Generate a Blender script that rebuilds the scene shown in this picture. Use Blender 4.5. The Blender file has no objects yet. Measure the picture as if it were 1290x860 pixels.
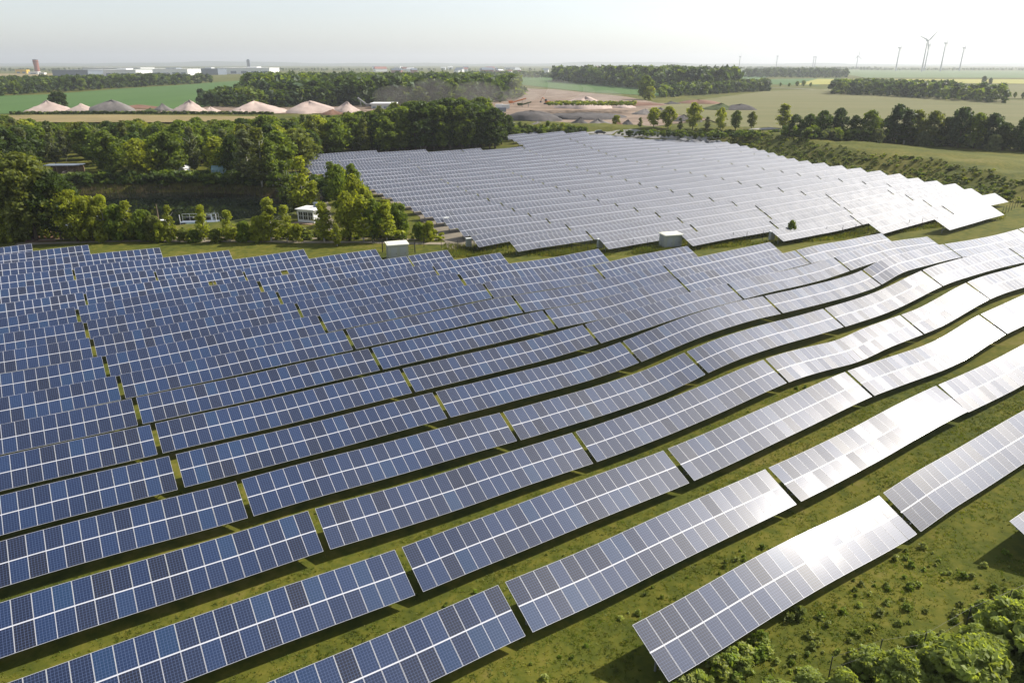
import bpy, math, random
import numpy as np
from mathutils import Matrix, Vector

rng = np.random.default_rng(7)
random.seed(7)
SC = bpy.context.scene
COL = SC.collection
R = math.radians

# ------------------------------------------------------------------ camera, sky, sun, exposure
CAM_Z = 31.6
PITCH = R(21.25)
FPX = 900.0
cam = bpy.data.cameras.new("camera")
cam.sensor_width = 36.0
cam.lens = FPX / 1290.0 * 36.0
cam.clip_start = 0.5
cam.clip_end = 60000.0
camo = bpy.data.objects.new("camera", cam)
COL.objects.link(camo)
camo.location = (0, 0, CAM_Z)
camo.rotation_euler = (math.pi / 2 - PITCH, 0, 0)
SC.camera = camo

SUN_AZ = 66.0      # degrees clockwise from the view heading (+Y)
SUN_EL = 42.0
world = bpy.data.worlds.new("World")
SC.world = world
world.use_nodes = True
wn = world.node_tree
bg = wn.nodes["Background"]
sky = wn.nodes.new("ShaderNodeTexSky")
sky.sky_type = 'NISHITA'
sky.sun_disc = False
sky.sun_elevation = R(SUN_EL)
sky.sun_rotation = R(SUN_AZ)
sky.altitude = 100
sky.air_density = 1.0
sky.dust_density = 1.0
sky.ozone_density = 3.0
hsv = wn.nodes.new("ShaderNodeHueSaturation")      # thin high haze: the whole sky is a paler blue than clean air gives
hsv.inputs["Saturation"].default_value = 0.45
hsv.inputs["Value"].default_value = 1.06
wn.links.new(sky.outputs[0], hsv.inputs["Color"])
wn.links.new(hsv.outputs[0], bg.inputs[0])
bg.inputs[1].default_value = 0.12

sl = bpy.data.lights.new("sun", 'SUN')
sl.energy = 5.0
sl.angle = R(0.6)
sl.color = (1.0, 0.93, 0.82)
so = bpy.data.objects.new("sun", sl)
COL.objects.link(so)
sd = Vector((math.sin(R(SUN_AZ)) * math.cos(R(SUN_EL)), math.cos(R(SUN_AZ)) * math.cos(R(SUN_EL)), math.sin(R(SUN_EL))))
so.rotation_euler = sd.to_track_quat('Z', 'Y').to_euler()
so.location = sd * 300

vs = SC.view_settings
vs.view_transform = 'Standard'
vs.look = 'None'
vs.exposure = 0.5
vs.gamma = 1.0
vs.use_curve_mapping = False
cy = SC.cycles
cy.use_denoising = True
cy.max_bounces = 6
cy.diffuse_bounces = 2
cy.glossy_bounces = 3
cy.transmission_bounces = 3
cy.volume_bounces = 0
cy.transparent_max_bounces = 6
cy.sample_clamp_indirect = 6.0
cy.caustics_reflective = False
cy.caustics_refractive = False

# ------------------------------------------------------------------ helpers
PC, PS = math.cos(PITCH), math.sin(PITCH)
def at(x, y, z=0.0):
    """ground point (X, Y) at height z seen at photo position x, y"""
    yu = 430 - y
    d = (x - 645.0, FPX * PC + yu * PS, -FPX * PS + yu * PC)
    s = (CAM_Z - z) / -d[2]
    return d[0] * s, d[1] * s

TH = R(58)
EU = np.array([math.sin(TH), math.cos(TH)])
EV = np.array([-math.cos(TH), math.sin(TH)])
def uv2xy(u, v):
    return u * EU[0] + v * EV[0], u * EU[1] + v * EV[1]
def Vrow(k):
    return 29.9 + 6.75 * (k - 1)

def link(o, parent=None):
    COL.objects.link(o)
    if parent is not None:
        o.parent = parent
    return o

def tag(o, label=None, cat=None, group=None, kind=None):
    if label: o["label"] = label
    if cat: o["category"] = cat
    if group: o["group"] = group
    if kind: o["kind"] = kind
    return o

def empty(name, loc, rz=0.0):
    o = bpy.data.objects.new(name, None)
    o.empty_display_size = 0.5
    o.location = loc
    o.rotation_euler = (0, 0, rz)
    return link(o)

def mesh_np(name, verts, faces, mats, mi=None, smooth=False):
    """faces: list of tuples or (n,k) int array"""
    me = bpy.data.meshes.new(name)
    verts = np.asarray(verts, dtype=np.float32)
    if isinstance(faces, np.ndarray):
        n, k = faces.shape
        me.vertices.add(len(verts)); me.vertices.foreach_set("co", verts.ravel())
        me.loops.add(n * k); me.loops.foreach_set("vertex_index", faces.astype(np.int32).ravel())
        me.polygons.add(n)
        me.polygons.foreach_set("loop_start", np.arange(0, n * k, k, dtype=np.int32))
        me.polygons.foreach_set("loop_total", np.full(n, k, dtype=np.int32))
    else:
        me.from_pydata([tuple(map(float, v)) for v in verts], [], [tuple(int(i) for i in f) for f in faces])
    for m in (mats if isinstance(mats, (list, tuple)) else [mats]):
        me.materials.append(m)
    if mi is not None:
        me.polygons.foreach_set("material_index", np.asarray(mi, dtype=np.int32))
    if smooth:
        me.polygons.foreach_set("use_smooth", np.ones(len(me.polygons), dtype=bool))
    me.update(calc_edges=True)
    return me

class MB:
    def __init__(self):
        self.v, self.f, self.m = [], [], []
    def add(self, vs_, fs, m=0):
        b = len(self.v)
        self.v += [tuple(p) for p in vs_]
        self.f += [tuple(i + b for i in f) for f in fs]
        self.m += [m] * len(fs)
    def box(self, c, s, rz=0.0, m=0, taper=1.0):
        x, y, z = s[0] / 2, s[1] / 2, s[2] / 2
        ca, sa = math.cos(rz), math.sin(rz)
        P = []
        for dz, t in ((-z, 1.0), (z, taper)):
            for dx, dy in ((-x, -y), (x, -y), (x, y), (-x, y)):
                dx, dy = dx * t, dy * t
                P.append((c[0] + dx * ca - dy * sa, c[1] + dx * sa + dy * ca, c[2] + dz))
        self.add(P, [(0, 3, 2, 1), (4, 5, 6, 7), (0, 1, 5, 4), (1, 2, 6, 5), (2, 3, 7, 6), (3, 0, 4, 7)], m)
    def tube(self, p, q, r0, r1=None, n=6, m=0, cap=True):
        r1 = r0 if r1 is None else r1
        p, q = Vector(p), Vector(q)
        d = (q - p).normalized()
        a = d.orthogonal().normalized(); b = d.cross(a)
        P = []
        for c, r in ((p, r0), (q, r1)):
            for i in range(n):
                t = 2 * math.pi * i / n
                P.append(c + a * (math.cos(t) * r) + b * (math.sin(t) * r))
        F = [(i, (i + 1) % n, n + (i + 1) % n, n + i) for i in range(n)]
        if cap:
            F += [tuple(range(n - 1, -1, -1)), tuple(range(n, 2 * n))]
        self.add(P, F, m)
    def lathe(self, prof, n=16, c=(0, 0, 0), m=0):
        P = []
        for r, z in prof:
            for i in range(n):
                t = 2 * math.pi * i / n
                P.append((c[0] + r * math.cos(t), c[1] + r * math.sin(t), c[2] + z))
        F = []
        for j in range(len(prof) - 1):
            for i in range(n):
                F.append((j * n + i, j * n + (i + 1) % n, (j + 1) * n + (i + 1) % n, (j + 1) * n + i))
        F.append(tuple(range(n - 1, -1, -1)))
        F.append(tuple((len(prof) - 1) * n + i for i in range(n)))
        self.add(P, F, m)
    def build(self, name, mats, parent=None, smooth=False):
        me = mesh_np(name, self.v, self.f, mats, self.m, smooth)
        return link(bpy.data.objects.new(name, me), parent)

ORD = "zeroth first second third fourth fifth sixth seventh eighth ninth tenth eleventh twelfth thirteenth fourteenth fifteenth sixteenth seventeenth eighteenth nineteenth twentieth".split()
def ordinal(n):
    if n <= 20: return ORD[n]
    tens = ["", "", "twent", "thirt", "fort", "fift", "sixt"][n // 10]
    return tens + "ieth" if n % 10 == 0 else tens + "y-" + ORD[n % 10]

# ------------------------------------------------------------------ materials
def new_mat(name):
    m = bpy.data.materials.new(name)
    m.use_nodes = True
    return m, m.node_tree.nodes, m.node_tree.links, m.node_tree.nodes["Principled BSDF"]

def noise_mat(name, cols, scale=1.0, rough=0.9, detail=6.0, bump=0.0, spec=0.2, pos=None, scale2=None, amt2=0.35, stretch=None):
    """colour ramp over object-space noise, second noise for broad variation"""
    m, N, L, B = new_mat(name)
    g = N.new("ShaderNodeNewGeometry")
    src = g.outputs["Position"]
    if stretch:
        mp = N.new("ShaderNodeMapping"); mp.inputs["Rotation"].default_value = (0, 0, stretch[1]); mp.inputs["Scale"].default_value = stretch[0]
        L.new(src, mp.inputs[0]); src = mp.outputs[0]
    t = N.new("ShaderNodeTexNoise"); t.inputs["Scale"].default_value = scale; t.inputs["Detail"].default_value = detail
    t.inputs["Roughness"].default_value = 0.65
    L.new(src, t.inputs["Vector"])
    r = N.new("ShaderNodeValToRGB")
    el = r.color_ramp.elements
    n = len(cols)
    pos = pos or [0.3 + 0.4 * i / max(1, n - 1) for i in range(n)]
    while len(el) < n: el.new(0.5)
    for e, c, p in zip(el, cols, pos):
        e.position = p; e.color = (*c, 1)
    fac = t.outputs["Fac"]
    if scale2:
        t2 = N.new("ShaderNodeTexNoise"); t2.inputs["Scale"].default_value = scale2; t2.inputs["Detail"].default_value = 3
        L.new(src, t2.inputs["Vector"])
        mx = N.new("ShaderNodeMix"); mx.data_type = 'FLOAT'; mx.inputs[0].default_value = amt2
        L.new(fac, mx.inputs[2]); L.new(t2.outputs["Fac"], mx.inputs[3]); fac = mx.outputs[0]
    L.new(fac, r.inputs[0])
    L.new(r.outputs[0], B.inputs["Base Color"])
    B.inputs["Roughness"].default_value = rough
    B.inputs["Specular IOR Level"].default_value = spec
    if bump:
        b = N.new("ShaderNodeBump"); b.inputs["Strength"].default_value = bump; b.inputs["Distance"].default_value = 0.1
        L.new(t.outputs["Fac"], b.inputs["Height"]); L.new(b.outputs[0], B.inputs["Normal"])
    return m

def plain(name, col, rough=0.6, metal=0.0, spec=0.4, var=0.12, scale=3.0):
    m, N, L, B = new_mat(name)
    g = N.new("ShaderNodeTexCoord")
    t = N.new("ShaderNodeTexNoise"); t.inputs["Scale"].default_value = scale; t.inputs["Detail"].default_value = 4
    L.new(g.outputs["Object"], t.inputs["Vector"])
    mr = N.new("ShaderNodeMapRange"); mr.inputs[3].default_value = 1 - var; mr.inputs[4].default_value = 1 + var
    L.new(t.outputs["Fac"], mr.inputs[0])
    mx = N.new("ShaderNodeMix"); mx.data_type = 'RGBA'; mx.blend_type = 'MULTIPLY'; mx.inputs[0].default_value = 1
    mx.inputs[6].default_value = (*col, 1)
    L.new(mr.outputs[0], mx.inputs[7]); L.new(mx.outputs[2], B.inputs["Base Color"])
    B.inputs["Roughness"].default_value = rough; B.inputs["Metallic"].default_value = metal
    B.inputs["Specular IOR Level"].default_value = spec
    return m

def glass_mat(name, spec, r0, r1, coat, grey=0.0):
    m, N, L, B = new_mat(name)
    uv = N.new("ShaderNodeUVMap")
    oi = N.new("ShaderNodeObjectInfo")
    # one random number per module: whole part of the coordinates + the object's own number
    fl = N.new("ShaderNodeVectorMath"); fl.operation = 'FLOOR'; L.new(uv.outputs[0], fl.inputs[0])
    ad = N.new("ShaderNodeVectorMath"); ad.operation = 'ADD'; L.new(fl.outputs[0], ad.inputs[0])
    sc = N.new("ShaderNodeMath"); sc.operation = 'MULTIPLY'; sc.inputs[1].default_value = 517.3; L.new(oi.outputs["Random"], sc.inputs[0])
    cb = N.new("ShaderNodeCombineXYZ"); L.new(sc.outputs[0], cb.inputs[2]); L.new(cb.outputs[0], ad.inputs[1])
    wnz = N.new("ShaderNodeTexWhiteNoise"); wnz.noise_dimensions = '3D'; L.new(ad.outputs[0], wnz.inputs["Vector"])
    rp = N.new("ShaderNodeValToRGB"); rp.color_ramp.interpolation = 'LINEAR'
    el = rp.color_ramp.elements
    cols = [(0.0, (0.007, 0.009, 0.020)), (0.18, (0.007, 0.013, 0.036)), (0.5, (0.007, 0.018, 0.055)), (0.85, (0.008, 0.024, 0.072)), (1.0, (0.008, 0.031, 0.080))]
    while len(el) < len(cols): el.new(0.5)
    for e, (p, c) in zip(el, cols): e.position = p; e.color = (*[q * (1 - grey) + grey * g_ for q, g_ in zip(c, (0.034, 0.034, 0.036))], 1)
    L.new(wnz.outputs["Value"], rp.inputs[0])
    # cells: 6 x 10 per module with pale joints
    mp = N.new("ShaderNodeVectorMath"); mp.operation = 'MULTIPLY'; mp.inputs[1].default_value = (6, 10, 1); L.new(uv.outputs[0], mp.inputs[0])
    fr = N.new("ShaderNodeVectorMath"); fr.operation = 'FRACTION'; L.new(mp.outputs[0], fr.inputs[0])
    sb = N.new("ShaderNodeVectorMath"); sb.operation = 'SUBTRACT'; sb.inputs[1].default_value = (0.5, 0.5, 0.5); L.new(fr.outputs[0], sb.inputs[0])
    ab = N.new("ShaderNodeVectorMath"); ab.operation = 'ABSOLUTE'; L.new(sb.outputs[0], ab.inputs[0])
    sx = N.new("ShaderNodeSeparateXYZ"); L.new(ab.outputs[0], sx.inputs[0])
    mxm = N.new("ShaderNodeMath"); mxm.operation = 'MAXIMUM'; L.new(sx.outputs[0], mxm.inputs[0]); L.new(sx.outputs[1], mxm.inputs[1])
    mr = N.new("ShaderNodeMapRange"); mr.inputs[1].default_value = 0.44; mr.inputs[2].default_value = 0.475; L.new(mxm.outputs[0], mr.inputs[0])
    # crystal flakes inside the cells
    tc = N.new("ShaderNodeTexVoronoi"); tc.inputs["Scale"].default_value = 60
    L.new(uv.outputs[0], tc.inputs["Vector"])
    fk = N.new("ShaderNodeMapRange"); fk.inputs[3].default_value = 0.75; fk.inputs[4].default_value = 1.3
    sxr = N.new("ShaderNodeSeparateColor"); L.new(tc.outputs["Color"], sxr.inputs[0]); L.new(sxr.outputs[0], fk.inputs[0])
    mu = N.new("ShaderNodeMix"); mu.data_type = 'RGBA'; mu.blend_type = 'MULTIPLY'; mu.inputs[0].default_value = 1
    L.new(rp.outputs[0], mu.inputs[6]); L.new(fk.outputs[0], mu.inputs[7])
    mx = N.new("ShaderNodeMix"); mx.data_type = 'RGBA'; mx.inputs[7].default_value = (0.075, 0.105, 0.20, 1)
    L.new(mr.outputs[0], mx.inputs[0]); L.new(mu.outputs[2], mx.inputs[6])
    L.new(mx.outputs[2], B.inputs["Base Color"])
    # patterned glass: a broad lobe under a tighter one; panes differ a little
    mr2 = N.new("ShaderNodeMapRange"); mr2.inputs[3].default_value = r0; mr2.inputs[4].default_value = r1
    sv = N.new("ShaderNodeSeparateColor"); L.new(wnz.outputs["Color"], sv.inputs[0]); L.new(sv.outputs[1], mr2.inputs[0])
    L.new(mr2.outputs[0], B.inputs["Roughness"])
    B.inputs["IOR"].default_value = 1.5
    B.inputs["Specular IOR Level"].default_value = spec
    B.inputs["Coat Weight"].default_value = coat
    B.inputs["Coat Roughness"].default_value = 0.115
    B.inputs["Coat IOR"].default_value = 1.5
    # every pane lies a little differently in its clamps, and old glass is faintly wavy
    g = N.new("ShaderNodeNewGeometry")
    s3 = N.new("ShaderNodeVectorMath"); s3.operation = 'SUBTRACT'; s3.inputs[1].default_value = (0.5, 0.5, 0.5); L.new(wnz.outputs["Color"], s3.inputs[0])
    s4 = N.new("ShaderNodeVectorMath"); s4.operation = 'SCALE'; s4.inputs[3].default_value = 0.022; L.new(s3.outputs[0], s4.inputs[0])
    s5 = N.new("ShaderNodeVectorMath"); s5.operation = 'ADD'; L.new(g.outputs["Normal"], s5.inputs[0]); L.new(s4.outputs[0], s5.inputs[1])
    s6 = N.new("ShaderNodeVectorMath"); s6.operation = 'NORMALIZE'; L.new(s5.outputs[0], s6.inputs[0])
    L.new(s6.outputs[0], B.inputs["Normal"]); L.new(s6.outputs[0], B.inputs["Coat Normal"])
    return m

def leaf_mat(name="leaf", attr=None, trans=0.5):
    m, N, L, B = new_mat(name)
    out = [n for n in N if n.type == 'OUTPUT_MATERIAL'][0]
    if attr:
        a = N.new("ShaderNodeAttribute"); a.attribute_name = attr; src = a.outputs["Color"]
    else:
        a = N.new("ShaderNodeObjectInfo"); src = a.outputs["Color"]
    tc = N.new("ShaderNodeTexCoord")
    t = N.new("ShaderNodeTexNoise"); t.inputs["Scale"].default_value = 0.9 if not attr else 0.25; t.inputs["Detail"].default_value = 5
    L.new(tc.outputs["Object"], t.inputs["Vector"])
    mr = N.new("ShaderNodeMapRange"); mr.inputs[1].default_value = 0.3; mr.inputs[2].default_value = 0.7
    mr.inputs[3].default_value = 0.6; mr.inputs[4].default_value = 1.5
    L.new(t.outputs["Fac"], mr.inputs[0])
    mx = N.new("ShaderNodeMix"); mx.data_type = 'RGBA'; mx.blend_type = 'MULTIPLY'; mx.inputs[0].default_value = 1
    L.new(src, mx.inputs[6]); L.new(mr.outputs[0], mx.inputs[7])
    L.new(mx.outputs[2], B.inputs["Base Color"])
    B.inputs["Roughness"].default_value = 0.55; B.inputs["Specular IOR Level"].default_value = 0.25
    tr = N.new("ShaderNodeBsdfTranslucent")
    tm = N.new("ShaderNodeMix"); tm.data_type = 'RGBA'; tm.blend_type = 'MULTIPLY'; tm.inputs[0].default_value = 1
    tm.inputs[7].default_value = (1.7, 1.6, 0.6, 1)
    L.new(mx.outputs[2], tm.inputs[6]); L.new(tm.outputs[2], tr.inputs[0])
    ms = N.new("ShaderNodeMixShader"); ms.inputs[0].default_value = trans
    L.new(B.outputs[0], ms.inputs[1]); L.new(tr.outputs[0], ms.inputs[2])
    L.new(ms.outputs[0], out.inputs[0])
    return m

M = {}
M["glass"] = glass_mat("module_glass", 0.28, 0.44, 0.52, 0.62)
M["far_glass"] = glass_mat("far_module_glass", 0.66, 0.51, 0.58, 0.85, 0.75)   # greyer, more reflective panes that carry the far field's silvery sheen
M["alu"] = plain("aluminium_frame", (0.46, 0.47, 0.52), 0.45, 0.0, 0.5, 0.06)
M["rail"] = plain("white_rail", (0.56, 0.57, 0.62), 0.5, 0.0, 0.5, 0.05)
M["steel"] = plain("galvanised_steel", (0.22, 0.22, 0.22), 0.55, 0.3, 0.5, 0.1)
M["leaf"] = leaf_mat()
M["wood_leaf"] = leaf_mat("wood_leaf", "tint", 0.42)
M["bark"] = plain("bark", (0.09, 0.07, 0.05), 0.9, 0, 0.2, 0.3)
M["birch_bark"] = plain("birch_bark", (0.45, 0.43, 0.38), 0.8, 0, 0.2, 0.35)
M["ground"] = noise_mat("meadow_ground", [(0.040, 0.053, 0.008), (0.072, 0.082, 0.010), (0.112, 0.108, 0.015), (0.165, 0.135, 0.040)], 0.9, 0.95, 10, 0.5, 0.15, [0.36, 0.47, 0.56, 0.68], 0.06, 0.45)
M["grass_blade"] = leaf_mat("grass_blade", "tint", 0.4)
M["green_field"] = noise_mat("green_crop", [(0.05, 0.105, 0.022), (0.068, 0.13, 0.028)], 0.02, 0.9, 4, 0, 0.2, None, None, 0.3, ((1, 0.12, 1), 0.5))
M["pale_green_field"] = noise_mat("pale_green_crop", [(0.09, 0.14, 0.045), (0.12, 0.16, 0.06)], 0.015, 0.9, 4)
M["tan_field"] = noise_mat("dry_field", [(0.17, 0.135, 0.055), (0.26, 0.20, 0.09)], 0.03, 0.9, 5)
M["stubble_field"] = noise_mat("stubble", [(0.115, 0.125, 0.050), (0.15, 0.145, 0.065), (0.185, 0.17, 0.085)], 0.03, 0.95, 6, 0, 0.1, None, 0.4, 0.3, ((0.15, 1.6, 1), 0.35))
M["rape_field"] = noise_mat("rape_crop", [(0.25, 0.24, 0.05), (0.32, 0.30, 0.07)], 0.02, 0.9, 4)
M["soil"] = noise_mat("quarry_soil", [(0.12, 0.085, 0.06), (0.20, 0.145, 0.105), (0.31, 0.24, 0.185)], 0.05, 0.95, 8, 0.3)
M["red_soil"] = noise_mat("red_soil", [(0.14, 0.075, 0.05), (0.22, 0.13, 0.09)], 0.08, 0.95, 8, 0.3)
M["sand"] = noise_mat("sand_heap", [(0.37, 0.285, 0.245), (0.52, 0.42, 0.365)], 0.15, 0.95, 9, 0.6)
M["grey_heap"] = noise_mat("grey_rubble", [(0.13, 0.12, 0.115), (0.21, 0.19, 0.175)], 0.3, 0.95, 9, 0.8)
M["dark_heap"] = noise_mat("dark_spoil", [(0.065, 0.06, 0.06), (0.11, 0.10, 0.095)], 0.3, 0.95, 9, 0.8)
M["green_heap"] = noise_mat("overgrown_heap", [(0.04, 0.06, 0.02), (0.08, 0.10, 0.035)], 0.3, 0.95, 9, 0.8)
M["track"] = noise_mat("gravel_track", [(0.20, 0.17, 0.12), (0.30, 0.26, 0.19)], 0.8, 0.95, 8, 0.4)
M["grey_track"] = noise_mat("grey_gravel", [(0.15, 0.13, 0.10), (0.23, 0.20, 0.15)], 0.6, 0.95, 8, 0.4)
M["road"] = noise_mat("pale_asphalt", [(0.26, 0.25, 0.23), (0.32, 0.31, 0.29)], 0.5, 0.9, 6)
M["white"] = plain("white_wall", (0.78, 0.78, 0.76), 0.6, 0, 0.4, 0.05)
M["offwhite"] = plain("pale_panel", (0.60, 0.62, 0.60), 0.6, 0, 0.4, 0.06)
M["station"] = plain("sage_concrete", (0.36, 0.375, 0.31), 0.7, 0, 0.3, 0.08)
M["roof_pale"] = plain("pale_flat_roof", (0.66, 0.66, 0.56), 0.7, 0, 0.3, 0.06)
M["cabinet"] = plain("grey_cabinet", (0.35, 0.37, 0.36), 0.5, 0, 0.4, 0.06)
M["slate"] = plain("slate_cladding", (0.16, 0.19, 0.23), 0.5, 0, 0.4, 0.06)
M["dark"] = plain("dark_trim", (0.03, 0.03, 0.035), 0.5, 0, 0.4, 0.1)
M["pane"] = plain("dark_pane", (0.02, 0.025, 0.03), 0.08, 0, 0.6, 0.05)
M["brick"] = plain("red_brick", (0.28, 0.12, 0.09), 0.8, 0, 0.3, 0.1)
M["timber"] = plain("weathered_timber", (0.26, 0.19, 0.13), 0.85, 0, 0.2, 0.3)
M["yellow"] = plain("yellow_paint", (0.65, 0.45, 0.05), 0.5, 0, 0.4, 0.06)
M["orange"] = plain("orange_paint", (0.55, 0.16, 0.03), 0.5, 0, 0.4, 0.06)
M["blue_green"] = plain("blue_green_paint", (0.25, 0.40, 0.42), 0.5, 0, 0.4, 0.06)
M["turbine"] = plain("turbine_white", (0.36, 0.37, 0.39), 0.4, 0, 0.4, 0.03)
M["reed"] = plain("dry_reed", (0.17, 0.13, 0.09), 0.9, 0, 0.2, 0.3)
M["far_hills"] = noise_mat("far_hills", [(0.05, 0.07, 0.04), (0.10, 0.12, 0.06)], 0.003, 0.95, 5)
wm, WN, WL, WB = new_mat("pond_water")
WB.inputs["Base Color"].default_value = (0.006, 0.009, 0.007, 1); WB.inputs["Roughness"].default_value = 0.03
wt = WN.new("ShaderNodeTexNoise"); wt.inputs["Scale"].default_value = 1.2; wt.inputs["Detail"].default_value = 4
wg = WN.new("ShaderNodeNewGeometry"); WL.new(wg.outputs["Position"], wt.inputs["Vector"])
wb = WN.new("ShaderNodeBump"); wb.inputs["Strength"].default_value = 0.025; wb.inputs["Distance"].default_value = 0.1
WL.new(wt.outputs["Fac"], wb.inputs["Height"]); WL.new(wb.outputs[0], WB.inputs["Normal"])
M["water"] = wm

# ------------------------------------------------------------------ terrain
# height samples (u along the rows, v across them, metres above the datum) read off how each row of tables bends
HS = """17.8 29.9 .05;4.7 29.9 -.05;14 36.6 -.2;10.3 43.4 .1;6.9 50.1 -.1;3.1 56.9 0;-6 144.7 .6;2 138 .65;12 131 .4;21.8 124.4 .15;32.4 117.7 .25;42.5 111 .3;52 104 .35;58 97.4 .55
73.5 90.7 .5;87 84 .7;99.4 77.2 1.2;120 70.4 1.35;122.5 63.6 1.8;50 90.7 .5;43 77.2 .45;43.4 70.4 .2;35 56.9 -.4;50.4 56.9 .05;60 56.9 1.2;68.6 56.9 1.6;73.3 56.9 1.55;94 56.9 1.8;99 56.9 2.7;106.7 56.9 3.0;114.6 56.9 2.85;140 56.9 2.65
66.2 36.6 1.26;73.2 36.6 1.13;83.7 36.6 2.44;94.9 36.6 3.45;14.6 36.6 -.3;38 36.6 -.05;50.2 36.6 .75;61.2 36.6 1.35;76.9 36.6 1.4;89.9 36.6 3.0;42.3 29.9 .35;51.6 29.9 .8;64.1 29.9 1.55;80.4 29.9 2.45;33 23.1 .3;38.5 23.1 .33;45.7 23.1 .42;49.2 23.1 .7;65.8 23.1 1.7;56.3 29.9 1.15;35 29.9 .14;22.4 23.1 -.05;49.4 16.4 .8
57.3 43.4 1.0;69.5 43.4 .85;74.9 43.4 1.3;85.4 43.4 1.65;95.1 43.4 3.2;109.8 43.4 3.5;30.9 50.1 -.6;40.3 50.1 -.6;48.2 50.1 -.25;58.5 50.1 1.0;66.5 50.1 1.35;76.2 50.1 1.35;96.8 50.1 2.9;125 50.1 3.0
-10.6 144.7 .55;-10 131 .75;-10 117.7 .2;-9.7 104 -.2;-9 90.7 0;-8.7 77 -.2;-8 63.6 0;-8 50 .3;-7.5 43.4 .35;62 77.2 .15;57 70.4 .1;67.6 84 .25;46.5 84 .5;56 90.7 .55;81.3 63.6 1.35;99.5 63.6 1.95;110 63.6 2.2;101.5 70.4 1.55;109.4 70.4 1.3;79 70.4 1.05
59.7 111 .5;61.2 117.7 .9;176 84 2.6;182 90.7 2.4;186 97.4 1.8;190 104 1.45;193 111 1.4;195 124 1.3;198 138 1.1;205 158 .8;211 172 .9;218 185 .9;224 200 .75;226 212 .7;220 219 .75;204 226 1.3;199 232 1.4;185 239 3.6;178 246 3.4;169 253 3.1;164 259 2.9;156 70.4 2.9
100 247 .6;136 231 .7;64 251 .6;65 200 .6;65 150 .7;110 190 .6;150 190 .6;110 140 .5;150 140 .7;150 110 .8;-60 60 .1;-60 140 .4;30 5 0;60 0 .9;20 15 0;110 20 3.6;90 10 3.0;0 15 -.1;-40 20 0"""
hs = np.array([list(map(float, t.split())) for t in HS.replace("\n", ";").split(";")])
_d = np.hypot(hs[:, None, 0] - hs[None, :, 0], hs[:, None, 1] - hs[None, :, 1])
_n = len(hs)
_A = np.zeros((_n + 1, _n + 1))
_A[:_n, :_n] = -_d - np.eye(_n) * 2.2
_A[:_n, _n] = 1; _A[_n, :_n] = 1
_w = np.linalg.solve(_A, np.r_[hs[:, 2], 0.0])

def sstep(a, b, x):
    t = np.clip((x - a) / (b - a), 0, 1)
    return t * t * (3 - 2 * t)

# right-hand limit of the far field (u as a function of v): the foot of the embankment
FV = np.array([-60, 0, 40, 60, 67, 74, 84, 91, 97, 104, 111, 118, 131, 145, 158, 172, 185, 199, 206, 212, 219, 224, 232, 240, 300])
FU = np.array([260, 230, 205, 182, 168, 175, 180, 186, 190, 194, 197, 199, 201, 203, 209, 216, 222, 227, 230, 230, 226, 214, 205, 190, 170])
PLAT = 6.0
def fbm(x, y, s, seed=0):
    o = 0
    for i, (a, f) in enumerate(((1, 1), (0.5, 2.1), (0.25, 4.3))):
        o = o + a * np.sin(x * f / s + 1.7 * i + seed) * np.cos(y * f / s * 1.13 + 2.3 * i + seed * 1.7 + 0.6 * np.sin(x * f / s * 0.7))
    return o
def gz(x, y):
    x = np.asarray(x, float); y = np.asarray(y, float)
    u = x * EU[0] + y * EU[1]; v = x * EV[0] + y * EV[1]
    sh = u.shape
    uf, vf = u.ravel(), v.ravel()
    out = np.empty(len(uf))
    for i in range(0, len(uf), 20000):
        d = np.hypot(uf[i:i + 20000, None] - hs[None, :, 0], vf[i:i + 20000, None] - hs[None, :, 1])
        out[i:i + 20000] = -d @ _w[:_n] + _w[_n]
    base = np.clip(out.reshape(sh), -1.5, 4.2)
    # fade the fitted surface out away from the solar fields
    far = np.maximum(sstep(300, 420, y), np.maximum(sstep(60, 120, -u), 0))
    base = base * (1 - far) + 4.0 * sstep(300, 420, y) * far + 0.3 * far * (1 - sstep(300, 420, y))
    # embankment on the right, plateau behind it
    fu = np.interp(v, FV, FU)
    du = u - fu
    emb = sstep(1.0, 17.0, du) * sstep(30, 75, v)
    lump = 0.5 * fbm(x, y, 4.0) * sstep(1, 8, du) * (1 - sstep(30, 46, du)) * sstep(30, 75, v)
    plat = PLAT - 2.0 * sstep(32, 62, du)
    h = base * (1 - emb) + plat * emb + lump
    back = sstep(262, 282, v + np.clip((u - 150) * 0.5, 0, 40)) * sstep(130, 170, u)
    h = h * (1 - back) + np.maximum(h, 4.2) * back
    h = h * (1 - sstep(330, 400, y)) + 4.0 * sstep(330, 400, y)
    # pond basin
    px, py = (x + 95) / 46.0, (y - 172.5) / 27.0
    h = h - 4.0 * (1 - sstep(0.90, 1.12, np.hypot(px, py)))
    # the rise on the far left bank
    h = h + 0.10 * fbm(x, y, 7.0, 2) * (1 - sstep(300, 345, y))
    return h

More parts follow.
